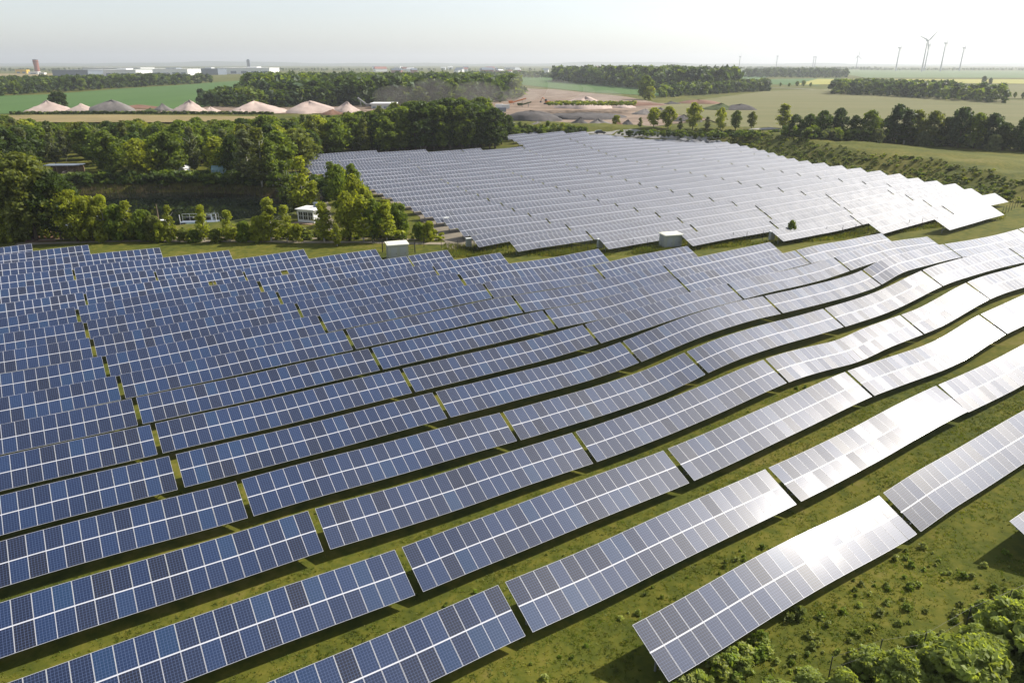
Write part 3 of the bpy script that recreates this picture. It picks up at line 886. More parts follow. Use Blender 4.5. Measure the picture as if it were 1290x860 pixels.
# the dark block of tall trees, in rows
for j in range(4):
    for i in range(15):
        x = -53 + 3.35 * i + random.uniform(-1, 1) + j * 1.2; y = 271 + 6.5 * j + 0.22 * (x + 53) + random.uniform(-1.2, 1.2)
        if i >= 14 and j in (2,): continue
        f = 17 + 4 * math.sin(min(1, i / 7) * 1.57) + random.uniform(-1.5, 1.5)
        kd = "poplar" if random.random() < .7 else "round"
        tn = T_MID if random.random() < .3 else T_DARK  # mostly dark leaves: the block's shaded front is put into their colour
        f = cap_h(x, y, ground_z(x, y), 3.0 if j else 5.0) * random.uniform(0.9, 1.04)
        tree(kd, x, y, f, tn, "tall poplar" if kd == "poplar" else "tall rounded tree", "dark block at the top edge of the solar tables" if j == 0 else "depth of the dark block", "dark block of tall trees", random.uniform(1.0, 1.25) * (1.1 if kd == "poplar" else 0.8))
# big trees left of the pond, this side
for px, py, hp, kd, w, tn, ds in [
    (2, 298, 112, "grand", 1.0, T_OLIVE, "tall olive willow"), (46, 303, 105, "grand", 1.05, T_OLIVE, "big spreading olive tree"), (78, 303, 84, "grand", 0.95, T_DARK, "dark bushy tree"),
    (22, 300, 70, "shrub", 0.8, T_OLIVE, "olive bush"), (98, 304, 62, "grand", 1.0, T_LIT, "bright green tree"), (62, 296, 80, "grand", 0.9, T_LIT, "bright yellow-green tree"),
    (-18, 295, 110, "grand", 1.1, T_LIT, "tall bright green tree"), (10, 304, 40, "shrub", 0.9, T_LIT, "low bright bush")]:
    x, y, z = gpt(px, py)
    s = (CAM_Z - z) / (FPX * PS - (430 - py) * PC)
    tree(kd, x, y, hp * s * 1.02, tn, ds, "clump left of the pond", "trees left of the pond", w)
# bushes and young trees along the near shore and beside the far field
for px, py, hp, kd, w, tn, ds in [
    (118, 304, 52, "shrub", 0.85, T_LIT, "bright green bush"), (136, 303, 55, "birch", 1.5, T_LIT, "bright leafy young birch"), (150, 303, 42, "shrub", .8, T_MID, "mid-green bush"), (165, 303, 48, "birch", 1.7, T_LIT, "yellow-green young birch"),
    (182, 303, 36, "shrub", .9, T_MID, "mid-green bush"), (196, 303, 30, "shrub", .9, T_OLIVE, "olive bush"), (217, 304, 44, "birch", 1.3, T_LIT, "bright young birch"), (206, 305, 24, "shrub", .9, T_LIT, "bright green bush"), (232, 304, 15, "shrub", 1.2, T_OLIVE, "olive bush"),
    (258, 304, 44, "birch", 1.5, T_LIT, "bright young birch"), (245, 305, 15, "shrub", 1.2, T_MID, "mid-green bush"), (272, 305, 16, "shrub", 1.1, T_OLIVE, "olive bush"), (290, 304, 38, "birch", 1.9, T_LIT, "bright young birch"), (308, 304, 24, "shrub", .9, T_MID, "mid-green bush"),
    (342, 304, 52, "birch", 1.8, T_LIT, "yellow-green young birch"), (327, 304, 30, "shrub", .8, T_LIT, "bright green bush"), (362, 304, 44, "birch", 1.7, T_LIT, "yellow-green young birch"), (376, 305, 22, "shrub", .75, T_LIT, "bright green bush"), (409, 305, 48, "birch", 2.0, T_LIT, "bright leafy young birch"),
    (425, 310, 28, "birch", 1.6, T_LIT, "small sparse birch"),
    (440, 303, 58, "round", .9, T_LIT, "bright green tree"), (458, 304, 56, "birch", 2.0, T_LIT, "yellow-green young birch"), (472, 303, 50, "round", .9, T_MID, "mid-green tree"), (488, 303, 46, "birch", 1.9, T_LIT, "bright young birch"),
    (502, 293, 34, "shrub", .95, T_MID, "rounded green bush"), (486, 284, 30, "shrub", .85, T_LIT, "bright green bush"), (540, 304, 24, "shrub", .8, T_LIT, "bright green bush"), (528, 303, 22, "shrub", .8, T_MID, "mid-green bush"),
    (448, 282, 58, "round", .85, T_LIT, "bright green tree"), (462, 280, 42, "round", .85, T_LIT, "bright green tree"), (430, 268, 56, "round", .95, T_MID, "mid-green tree"), (446, 256, 46, "round", .8, T_MID, "mid-green tree"), (428, 242, 30, "shrub", .8, T_LIT, "bright green bush"), (420, 250, 44, "birch", 2, T_MID, "dark leafy birch"),
    (362, 262, 56, "birch", 1.5, T_MID, "slender dark birch"), (384, 272, 70, "birch", 1.5, T_LIT, "tall bright birch"), (398, 272, 42, "birch", 1.7, T_LIT, "bright leafy birch"), (374, 270, 40, "birch", 1.6, T_OLIVE, "olive birch"),
    (333, 252, 76, "birch", 1.7, T_OLIVE, "tall olive birch"), (316, 250, 70, "birch", 1.8, T_GREY, "tall grey-green birch"), (346, 252, 60, "birch", 1.6, T_MID, "dark birch"), (300, 246, 60, "round", .8, T_DARK, "dark round tree"),
    (995, 302, 24, "round", 0.85, T_MID, "small lone sapling by the fence")]:
    x, y, z = gpt(px, py)
    s = (CAM_Z - z) / (FPX * PS - (430 - py) * PC)
    zone = "pond's near shore" if px < 395 and py > 280 else "far end of the pond" if px < 410 else "grass strip between the fields" if px > 900 else "path between pond and far field"
    tree(kd, x, y, hp * s * 1.04, tn, ds, zone, "young trees and bushes around the pond", w * (0.82 if kd == "birch" else 0.8))

# --- roadside trees and the hedge of trees on the right, on the plateau
for px, py, hp, kd, w, tn, ds in [
    (823, 167, 22, "round", 1.0, T_LIT, "bright round tree"), (841, 167, 25, "round", 1.05, T_LIT, "bright round tree"), (856, 168, 14, "birch", 1.6, T_OLIVE, "thin sapling"), (872, 168, 30, "round", .95, T_LIT, "tall bright tree"), (890, 168, 15, "birch", 1.7, T_OLIVE, "thin sapling"), (907, 168, 26, "round", .8, T_LIT, "upright bright tree"),
    (926, 168, 22, "round", .85, T_MID, "darker round tree"), (946, 168, 19, "round", .9, T_OLIVE, "small pale tree"), (985, 168, 28, "birch", 2.2, T_LIT, "tall pale leafy tree"), (806, 165, 12, "birch", 1.6, T_OLIVE, "thin sapling"), (776, 160, 10, "shrub", .9, T_LIT, "bright bush")]:
    x, y = at(px, py, 4.2); s = (CAM_Z - 4.2) / (FPX * PS - (430 - py) * PC)
    tree(kd, x, y, hp * s * 1.05, tn, ds, "pale road", "roadside trees", w, ground_z(x, y))
for px, py, hp, kd, w, tn, ds in [
    (1000, 171, 26, "round", 1.0, T_BLUE, "low dark tree"), (1018, 172, 28, "round", 1.0, T_DARK, "dark tree"), (1034, 173, 34, "round", 1.0, T_DARK, "rounded dark tree"), (1055, 174, 36, "round", .95, T_BLUE, "dark double-topped tree"), (1074, 176, 30, "round", 1.0, T_DARK, "lower dark tree"), (1094, 178, 38, "round", 1.0, T_MID, "olive-topped tree"),
    (1114, 179, 30, "round", 1.0, T_DARK, "low dark tree"), (1126, 181, 48, "round", .85, T_BLUE, "tallest dark tree"), (1138, 182, 44, "birch", 2.2, T_DARK, "narrow-topped tree"), (1150, 182, 42, "round", .9, T_OLIVE, "olive tree"), (1172, 183, 42, "round", 1.0, T_OLIVE, "olive round tree"), (1190, 184, 36, "round", 1, T_DARK, "dark tree"),
    (1206, 186, 50, "round", .85, T_BLUE, "big dark round tree"), (1226, 187, 44, "round", .9, T_MID, "lighter topped tree"), (1245, 188, 44, "round", .95, T_BLUE, "dark tree"), (1262, 189, 34, "round", 1, T_DARK, "lower dark tree"), (1286, 190, 42, "round", 1, T_DARK, "dark tree cut by the frame"), (1310, 191, 46, "round", 1, T_DARK, "dark tree past the frame"),
    (1104, 180, 17, "shrub", .9, T_GREY, "pale flowering bush"), (1162, 184, 18, "shrub", .9, T_GREY, "pale flowering bush"), (1250, 190, 20, "shrub", .9, T_GREY, "pale flowering bush"), (1016, 172, 14, "shrub", 1.0, T_MID, "low bush")]:
    x, y, z = gpt(px, py)
    s = (CAM_Z - z) / (FPX * PS - (430 - py) * PC)
    tree(kd, x, y, hp * s * 0.95, tn, ds, "hedge along the embankment", "hedge of trees above the embankment", w, z)
# trees in the middle distance that stand alone
for px, py, hp, kd, w, tn, ds, zn in [
    (813, 125.5, 27, "round", 1.0, T_MID, "lone broad tree", "near end of the far wood"), (818, 126, 15, "shrub", .9, T_LIT, "bright bush", "near end of the far wood"), (75, 135, 17, "shrub", 1.1, T_DARK, "round dark bush", "sand heaps"),
    (1239, 106, 9, "round", 1, T_DARK, "lone tree, the larger of two", "rape field"), (1247, 107, 8, "round", .8, T_DARK, "lone tree, the smaller of two", "rape field"),
    (1004, 109, 6, "round", 1.1, T_MID, "small far tree", "short pale road"), (1012, 109, 7, "round", 1.1, T_MID, "small far tree", "short pale road"), (983, 109, 4.5, "round", 1, T_MID, "tiny far tree", "short pale road"), (994, 109.5, 4.5, "round", 1, T_MID, "tiny far tree", "short pale road"), (1021, 109.5, 5, "round", 1, T_MID, "tiny far tree", "short pale road"),
    (1260, 122, 6, "round", 1, T_MID, "small round tree", "end of the tree belt"), (1265, 122.5, 6.5, "round", .9, T_MID, "small round tree", "end of the tree belt"), (1271, 123, 6.5, "round", .9, T_MID, "small round tree", "end of the tree belt"), (1278, 123.5, 7, "round", .8, T_MID, "small round tree", "end of the tree belt"), (1288, 125, 8, "round", .8, T_MID, "small round tree", "end of the tree belt"),
    (629, 168, 12, "shrub", 1, T_MID, "bush", "top of the far field"), (640, 168, 11, "shrub", .9, T_LIT, "bush", "top of the far field"), (655, 168, 14, "birch", 2, T_MID, "small tree", "top of the far field"), (662, 168, 12, "birch", 2, T_OLIVE, "small tree", "top of the far field"), (677, 168, 10, "shrub", .8, T_LIT, "bush", "top of the far field"),
    (690, 168, 15, "birch", 2, T_MID, "small upright tree", "top of the far field"), (699, 168, 11, "birch", 2, T_LIT, "small tree", "top of the far field"), (708, 168, 13, "birch", 2, T_LIT, "small upright tree", "top of the far field"), (647, 170, 9, "shrub", 1, T_OLIVE, "bush", "top of the far field"), (684, 170, 8, "shrub", 1, T_MID, "bush", "top of the far field")]:
    x, y = at(px, py, 4.2); s = (CAM_Z - 4.2) / (FPX * PS - (430 - py) * PC)
    tree(kd, x, y, hp * s * 1.05, tn, ds, zn, "single trees of the middle distance", w, 4.0)

# labels: look, where it stands, and only then the count from the left
from collections import defaultdict
byd = defaultdict(list)
for o, zone, desc, px in TREES: byd[(desc, zone)].append((px, o))
PREP = {"pond's near shore": "on the pond's near shore", "far end of the pond": "at the far end of the pond", "grass strip between the fields": "in the grass strip", "path between pond and far field": "by the path below the far field",
        "tall wood behind the solar tables": "in the wood above the tables", "front edge above the pond": "on the wood's pond edge", "back of the wood near the sand heaps": "on the wood's back edge", "left end of the wood": "at the wood's left end", "left half of the wood": "in the wood's left half", "right half of the wood": "in the wood's right half",
        "dark block at the top edge of the solar tables": "fronting the dark tree block", "depth of the dark block": "deeper in the dark tree block", "clump left of the pond": "in the clump left of the pond", "pale road": "along the pale road", "hedge along the embankment": "in the hedge above the embankment",
        "near end of the far wood": "before the far wood", "sand heaps": "beside the leftmost sand heap", "rape field": "in the yellow rape field", "short pale road": "along the short far road", "end of the tree belt": "past the end of the tree belt", "top of the far field": "behind the top of the far solar field"}
for (desc, zone), L_ in byd.items():
    L_.sort(key=lambda t: t[0])
    for i, (px, o) in enumerate(L_):
        lab = desc + " " + PREP.get(zone, zone)
        if len(L_) > 1: lab += ", " + (ordinal(i + 1) + " from left")
        o["label"] = lab

# ------------------------------------------------------------------ far woods, each one mass
WK = {}
for kd, nc, nl, ls in (("round", 9, 90, 2.4), ("poplar", 9, 90, 2.2), ("shrub", 7, 60, 1.2)):
    WK[kd] = [crown_arrays(kd, SPEC[kd][0], nc, nl, ls, np.random.default_rng(900 + i), core=0.85, base=0.05) for i in range(4)]
def wood(name, pts, hs_, tints, label, kd="round", z=4.0, w=1.15):
    VV, AA, CC = [], [], []
    nb = 0
    H0 = SPEC[kd][0]
    for (x, y), h in zip(pts, hs_):
        V, A = random.choice(WK[kd])
        s = h / H0; a = random.random() * 6.283
        ca, sa = math.cos(a), math.sin(a)
        q = np.empty_like(V)
        q[:, 0] = (V[:, 0] * ca - V[:, 1] * sa) * s * w + x; q[:, 1] = (V[:, 0] * sa + V[:, 1] * ca) * s * w + y
        q[:, 2] = V[:, 2] * s + (z if z is not None else ground_z(x, y))
        t = np.array(random.choice(tints)) * random.uniform(0.75, 1.3)
        VV.append(q); AA.append(A + nb); nb += len(V)
        CC.append(np.tile(np.r_[t, 1.0], (len(V), 1)))
    me = mesh_np(name, np.concatenate(VV), np.concatenate(AA), M["wood_leaf"])
    at_ = me.color_attributes.new("tint", 'FLOAT_COLOR', 'POINT')
    at_.data.foreach_set("color", np.concatenate(CC).astype(np.float32).ravel())
    return tag(link(bpy.data.objects.new(name, me)), label, kind="stuff")

def wood_poly(name, pix, gap, hr, tints, label, kd="round", n=6000, w=1.2, z=4.0, cap=900):
    P = [at(x, y, z) for x, y in pix]
    # quick jittered grid scatter
    xs = [p[0] for p in P]; ys = [p[1] for p in P]
    pts = []
    yv = min(ys)
    while yv < max(ys):
        xv = min(xs)
        while xv < max(xs):
            x = xv + random.uniform(-.4, .4) * gap; y = yv + random.uniform(-.4, .4) * gap
            if in_poly(x, y, P): pts.append((x, y))
            xv += gap
        yv += gap
    pts.sort(key=lambda p: p[1])
    pts = pts[:cap]
    return wood(name, pts, [random.uniform(*hr) for _ in pts], tints, label, kd, z, w)

WT = [T_DARK, T_DARK, T_MID, T_BLUE]
wood_poly("wood", [(-60, 124), (0, 122), (100, 115), (200, 108.5), (305, 102.6), (420, 101), (420, 99), (300, 99.5), (100, 107), (-60, 114)], 11, (9, 14), WT, "long belt of trees behind the deep green field", cap=520)
wood_poly("wood", [(243, 135), (330, 136), (420, 134), (420, 124), (300, 124), (255, 129)], 7, (7, 11), WT, "dark low wood behind the sand heaps")
wood_poly("wood", [(310, 118), (330, 131), (420, 134.5), (540, 134), (612, 131), (655, 127), (660, 121), (590, 112), (560, 106), (330, 106)], 9.5, (12, 18), WT, "large wood in front of the far town", cap=1000)
wood_poly("wood", [(698, 103.5), (740, 106.5), (800, 111.5), (850, 116), (905, 117), (930, 114), (900, 109), (840, 102.5), (760, 98.5), (705, 99)], 12, (15, 23.5), WT, "dark wood in the centre below the skyline", cap=600)
wood_poly("wood", [(830, 123.5), (880, 120.5), (925, 117.5), (968, 115.5), (968, 111), (925, 112), (880, 115), (830, 119)], 8, (7, 11), WT, "lower trees trailing off to the right of the centre wood", cap=400)
wood_poly("wood", [(935, 97.8), (980, 98.2), (1068, 98.4), (1062, 95), (1000, 94), (945, 95)], 17, (11, 17), [T_DARK, T_BLUE], "round wood before the row of small turbines", cap=400)
wood_poly("wood", [(1043, 119.5), (1100, 121), (1170, 125), (1265, 131.5), (1262, 128), (1200, 121.5), (1150, 116.5), (1090, 114), (1050, 115.5)], 7.5, (7, 13), WT, "belt of bushes and trees between the two right-hand fields", cap=500)
wood_poly("wood", [(-60, 91), (0, 90.5), (700, 89.5), (700, 88.5), (-60, 89)], 40, (6, 11), WT, "thin far trees around the town", cap=420)
wood_poly("wood", [(850, 88), (1000, 88), (1110, 88.5), (1110, 87.5), (850, 87)], 38, (7, 13), WT, "row of far trees on the right skyline", cap=260)
wood_poly("wood", [(1090, 89), (1300, 89), (1330, 88), (1090, 88)], 34, (5, 9), WT, "dark far hedge at the foot of the turbines", cap=260)
wood_poly("wood", [(590, 97), (700, 99), (700, 96.6), (590, 95.3)], 16, (6, 12), WT, "scattered trees above the green strip", cap=160)
wood_poly("undergrowth", [(738, 166.5), (715, 164.5), (640, 167), (625, 170), (640, 172.5), (740, 168)], 2.2, (1.5, 3), [T_DARK, T_MID], "dark hedge behind the top of the far field", "shrub", cap=420)
wood_poly("undergrowth", [(775, 170.5), (860, 171), (960, 170.5), (1000, 171), (1000, 172.5), (900, 174.5), (790, 172)], 2.2, (1.2, 2.4), [T_DARK, T_MID], "dark hedge between pale road and solar field", "shrub", cap=520, z=4.3)

pts = []
for _ in range(400):
    t = random.random(); x, y, z = gpt(990 + 330 * t, 172 + 20 * t + random.uniform(-2.5, 0.5)); pts.append((x, y))
wood("undergrowth", pts, [random.uniform(1.5, 4.0) for _ in pts], [T_DARK, T_MID, T_GREY], "bushes filling the foot of the hedge above the embankment", "shrub", None, 1.1)
# weeds on the embankment
pts = []
for _ in range(9000):
    v = random.uniform(60, 225); du = random.uniform(1.5, 42)
    u = float(np.interp(v, FV, FU)) + du
    x, y = uv2xy(u, v)
    if du < 15: pts.append((x, y))
pts = pts[:1000]
wood("undergrowth", pts, [random.uniform(0.25, 0.85) for _ in pts], [T_DARK, T_MID, T_MID, T_OLIVE, T_LIT], "rough dark weeds over the slope of the embankment", "shrub", None, 1.7)

# ------------------------------------------------------------------ reeds, weeds and grass
pts = [at(15 + 330 * i / 260 + random.uniform(-.5, .5), 143.2 + 1.3 * abs(i / 260 - 0.4) + random.uniform(-.2, .2), 4.2) for i in range(260)]
wood("hedge", pts, [random.uniform(0.9, 1.8) for _ in pts], [T_DARK, T_DARK, T_MID], "thin dark hedge between sand heaps and dry grass strip", "shrub", 4.0, 1.5)
def tuft_mesh(name, pts, hr, wr, n, tints, label, mat="grass_blade", lean=0.35, seed=1):
    """many small three-cornered blades around each point, one object that nobody could count"""
    r = np.random.default_rng(seed)
    P = np.asarray(pts, float)
    m = len(P)
    P = np.repeat(P, n, 0)
    k = len(P)
    off = r.normal(size=(k, 2)) * (0.5 * hr[1])
    h = r.uniform(hr[0], hr[1], k); w = r.uniform(wr[0], wr[1], k)
    a = r.uniform(0, 6.283, k); ln = r.normal(size=(k, 2)) * lean
    b = P.copy(); b[:, :2] += off
    dx, dy = np.cos(a) * w / 2, np.sin(a) * w / 2
    v0 = b + np.stack([dx, dy, np.full(k, -0.02)], 1); v1 = b - np.stack([dx, dy, np.full(k, 0.02)], 1)
    v2 = b + np.stack([ln[:, 0] * h, ln[:, 1] * h, h], 1)
    V = np.stack([v0, v1, v2], 1).reshape(-1, 3)
    F = np.arange(k * 3).reshape(k, 3)
    me = mesh_np(name, V, F, M[mat])
    T = np.asarray(tints, float)[r.integers(0, len(tints), m)] * r.uniform(0.7, 1.3, (m, 1))
    T = np.repeat(np.repeat(T, n, 0), 3, 0)
    ca = me.color_attributes.new("tint", 'FLOAT_COLOR', 'POINT')
    ca.data.foreach_set("color", np.concatenate([T, np.ones((len(T), 1))], 1).astype(np.float32).ravel())
    return tag(link(bpy.data.objects.new(name, me)), label, kind="stuff")

def under_table(u, v):
    k = math.ceil((v - 29.9) / 6.75 + 1)
    return k in NEAR and Vrow(k) - 3.0 < v < Vrow(k) - 0.1 and any(a < u < b for a, b in NEAR[k])
gp = []
r_ = np.random.default_rng(21)
while len(gp) < 30000:
    u = r_.uniform(-14, 75); v = -5 + 60 * r_.random() ** 1.3
    if under_table(u, v): continue
    x, y = uv2xy(u, v)
    if y < 24 or abs(x) > 0.78 * y + 8: continue
    if fbm(x, y, 2.3, 3) + 0.8 * r_.normal() < -0.1: continue
    gp.append((x, y, ground_z(x, y)))
tuft_mesh("grass", gp, (0.04, 0.11), (0.04, 0.09), 6, [(0.10, 0.135, 0.014), (0.13, 0.15, 0.018), (0.16, 0.165, 0.022), (0.075, 0.115, 0.012)], "short meadow grass between the near solar rows", lean=1.1, seed=4)
gp = []
while len(gp) < 9000:
    t = r_.random(); s_ = r_.uniform(-1, 1)
    px, py = 560 + 700 * t, 314 - 30 * max(0, t - 0.3) / 0.7 + 7 * s_
    x, y = at(px, py, 0.8)
    if fbm(x, y, 3.0, 8) + 0.7 * r_.normal() < 0.2: continue
    gp.append((x, y, ground_z(x, y)))
tuft_mesh("grass", gp, (0.2, 0.6), (0.06, 0.14), 5, [(0.07, 0.10, 0.015), (0.10, 0.12, 0.02), (0.15, 0.14, 0.03), (0.05, 0.07, 0.015)], "long grass of the strip between the two fields", seed=6)
gp = []
while len(gp) < 2600:
    a = r_.uniform(0.05, math.pi - 0.05); q = r_.uniform(0.93, 1.06)
    x, y = -95 + 46 * q * math.cos(a), 172.5 + 27 * q * math.sin(a)
    gp.append((x, y, ground_z(x, y)))
tuft_mesh("reeds", gp, (0.6, 1.2), (0.06, 0.16), 6, [(0.08, 0.065, 0.045), (0.11, 0.085, 0.06), (0.05, 0.05, 0.03), (0.09, 0.07, 0.055)], "dry brown reeds along the far shore of the pond", lean=0.08, seed=8)  # blade tints darkened to carry the shadow the reeds stand in
pts = []
for _ in range(1500):
    a = random.uniform(0.02, math.pi - 0.02); q = random.uniform(1.05, 1.22)
    x, y = -95 + 48 * q * math.cos(a), 172.5 + 27.5 * q * math.sin(a)
    if math.hypot(x + 128, y - 209) > 6: pts.append((x, y))
wood("undergrowth", pts[:420], [random.uniform(1.0, 3.2) for _ in pts[:420]], [T_DARK, T_MID, T_DARK], "dark scrub under the trees behind the reeds", "shrub", None, 1.2)
pts = []
for _ in range(700):
    px = random.uniform(-20, 560); py = random.uniform(295, 303)
    x, y, z = gpt(px, py, 3); pts.append((x, y))
wood("undergrowth", pts[:360], [random.uniform(0.5, 1.5) for _ in pts[:360]], [T_MID, T_LIT, T_OLIVE], "weeds along the dirt track under the bushes", "shrub", None, 1.2)
# leafy weeds in the front right corner
LV = [crown_arrays("thicket", 1.0, 12, 90, 0.22, np.random.default_rng(40 + i), core=0.0) for i in range(5)]
WK_keep = WK["shrub"]
def leafy(name, pts, hs_, tints, label):
    VV, AA, CC, nb = [], [], [], 0
    for (x, y), h in zip(pts, hs_):
        V, A = random.choice(LV); a = random.random() * 6.283
        ca, sa = math.cos(a), math.sin(a)
        q = np.stack([(V[:, 0] * ca - V[:, 1] * sa) * 1.25 * h + x, (V[:, 0] * sa + V[:, 1] * ca) * 1.25 * h + y, V[:, 2] * h + ground_z(x, y) - 0.03], 1)
        VV.append(q); AA.append(A + nb); nb += len(V)
        CC.append(np.tile(np.r_[np.array(random.choice(tints)) * random.uniform(0.8, 1.25), 1.0], (len(V), 1)))
    me = mesh_np(name, np.concatenate(VV), np.concatenate(AA), M["wood_leaf"])
    c = me.color_attributes.new("tint", 'FLOAT_COLOR', 'POINT'); c.data.foreach_set("color", np.concatenate(CC).astype(np.float32).ravel())
    return tag(link(bpy.data.objects.new(name, me)), label, kind="stuff")
pts, hh = [], []
for _ in range(9000):
    px = random.uniform(640, 1300); py = random.uniform(690, 880)
    # denser towards the lower right and along the front edge of the last table
    e = (py - (865 - 0.56 * (px - 840)))
    dens = 0.02 + 0.9 * math.exp(-((e - 15) / 26) ** 2) * (px > 830) * (px < 1010) + 0.75 * sstep(0, 90, py - (900 - 0.32 * (px - 800))) + 0.12 * (px > 900)
    x, y, z = gpt(px, py, 3)
    if under_table(x * EU[0] + y * EU[1], x * EV[0] + y * EV[1]): continue
    if random.random() < dens and fbm(x, y, 1.2, 4) > -0.35:
        pts.append((x, y)); hh.append(random.uniform(0.15, 0.6) ** 1.15 * (1.4 if dens > .5 else 0.8))
    if len(pts) >= 620: break
leafy("undergrowth", pts, hh, [(0.15, 0.20, 0.035), (0.20, 0.24, 0.06), (0.25, 0.28, 0.09)], "leafy weeds in the front right corner below the last table")
pts, hh = [], []
for _ in range(420):
    u = random.uniform(-8, 60); k = random.choice([1, 2, 3, 4])
    v = Vrow(k) - random.uniform(3.2, 6.4)
    x, y = uv2xy(u, v)
    if fbm(x, y, 1.7, 6) > 0.55: pts.append((x, y)); hh.append(random.uniform(0.12, 0.32))
leafy("undergrowth", pts, hh, [(0.12, 0.17, 0.022), (0.16, 0.20, 0.04)], "small leafy weeds between the nearest solar rows")

# big leafy bushes in the front right corner, each on its own
BV = []
for q in range(4):
    V_, A_ = crown_arrays("thicket", 2.6, 90, 4600, 0.24, np.random.default_rng(300 + q), core=0.5)
    BV.append((mesh_np("crown", V_, A_, M["leaf"]), trunk_mesh(2.6, "shrub", np.random.default_rng(q), M["bark"])))
for i, (px, py, h, w, lab) in enumerate([
    (1205, 862, 2.9, 1.15, "largest leafy bush in the front right corner, cut by the bottom edge"), (1268, 812, 2.7, 1.0, "leafy bush at the right edge in front of a dark gap"), (1130, 868, 2.2, 1.0, "leafy bush behind the tallest thin fence post"),
    (1060, 880, 1.7, 1.0, "low leafy bush at the bottom edge below the last solar table"), (1310, 850, 3.0, 1.1, "leafy bush cut off by the lower right corner"), (1165, 822, 1.3, 1.1, "small leafy bush beside the middle fence post"), (985, 885, 1.3, 1.2, "low leafy bush at the bottom edge nearest the solar table"), (1240, 778, 1.2, 1.3, "small leafy bush between the two right-hand fence posts"),
    (1100, 842, 1.2, 1.4, "low leafy bush between the two left fence posts"), (1235, 838, 2.0, 1.3, "leafy bush filling the gap beside the largest one"), (1020, 862, 0.9, 1.5, "knee-high leafy bush before the leftmost fence post"), (1180, 850, 1.9, 1.2, "leafy bush leaning against the left flank of the largest one"), (1290, 775, 1.6, 1.2, "leafy bush at the right edge below the cut-off table's shadow")]):
    x, y, z = gpt(px, py)
    o = empty("shrub", (x, y, z - 0.1), i * 1.3)
    o.scale = (h / 2.6 * w, h / 2.6 * w, h / 2.6)
    tag(o, lab, "shrub", "leafy bushes of the front right corner")
    c = link(bpy.data.objects.new("crown", BV[i % 4][0]), o); b = 0.95 + 0.2 * random.random()
    c.color = (0.22 * b, 0.265 * b, 0.070 * b, 1)
    link(bpy.data.objects.new("stem", BV[i % 4][1]), o)

# ------------------------------------------------------------------ fences
def fence(name, pts, gap, h, label, wires, r=0.035, mat="dark", wr=0.008):
    P = [Vector(p) for p in pts]
    Q = []
    for a, b in zip(P, P[1:]):
        n = max(1, int(round((b - a).length / gap))) if gap else 1
        Q += [a.lerp(b, i / n) for i in range(n)]
    Q.append(P[-1])
    o = empty(name, (Q[0].x, Q[0].y, ground_z(Q[0].x, Q[0].y)))
    tag(o, label, "fence")
    base = o.location
    tops = []
    for q in Q:
        z = ground_z(q.x, q.y); b = MB()
        hh_ = h * random.uniform(0.94, 1.05)
        lx, ly = random.uniform(-.04, .04), random.uniform(-.04, .04)
        p0 = Vector((q.x, q.y, z - 0.2)) - base; p1 = Vector((q.x + lx, q.y + ly, z + hh_)) - base
        b.tube(p0, p1, r, r * 0.85, n=6)
        b.build("fence_post", M[mat], o)
        tops.append((p0 + Vector((0, 0, 0.2)), p1))
    for f in wires:
        b = MB()
        for (a0, a1), (b0, b1) in zip(tops, tops[1:]):
            b.tube(a0.lerp(a1, f), b0.lerp(b1, f), wr, n=3, cap=False)
        b.build("wire", M["dark"], o)
    return o
FL = [(470, 309), (556, 313), (640, 319), (700, 319), (760, 316), (815, 313), (870, 309), (940, 304), (1000, 300), (1060, 296), (1110, 292), (1160, 288), (1215, 283), (1262, 272), (1285, 258)]
fence("fence", [gpt(*p)[:2] for p in FL], 3.0, 1.9, "long wire fence on thin posts in the grass strip between both fields", (0.3, 0.62, 0.97), 0.045)
fence("fence", [gpt(*p)[:2] for p in ((1043, 857), (1104, 836), (1159, 826), (1215, 793), (1265, 771), (1310, 752))], 0, 1.75, "thin dark posts with wire among the leafy bushes", (0.5, 0.96), 0.035, "dark", 0.004)
# gate beside the far field's corner
x0, y0, z0 = gpt(482, 318); x1, y1, z1 = gpt(523, 319)
g = empty("gate", (x0, y0, z0)); tag(g, "dark wire gate between tall posts by the pale cabin", "gate")
for i in range(3):
    b = MB(); fx, fy = (x1 - x0) * i / 2, (y1 - y0) * i / 2
    b.tube((fx, fy, -0.1), (fx, fy, 2.3), 0.07, n=8); b.build("gate_post", M["dark"], g)
for i in range(2):
    b = MB()
    fx, fy = (x1 - x0) / 2, (y1 - y0) / 2
    a = Vector((fx * i, fy * i, 0)) + Vector((fx, fy, 0)) * 0.04; c = Vector((fx * i, fy * i, 0)) + Vector((fx, fy, 0)) * 0.96
    for zz in (0.25, 1.1, 1.95): b.tube(a + Vector((0, 0, zz)), c + Vector((0, 0, zz)), 0.025, n=4)
    for t in np.linspace(0, 1, 9): b.tube(a.lerp(c, t) + Vector((0, 0, .25)), a.lerp(c, t) + Vector((0, 0, 1.95)), 0.012 if 0 < t < 1 else 0.03, n=4)
    b.build("gate_leaf", M["dark"], g)

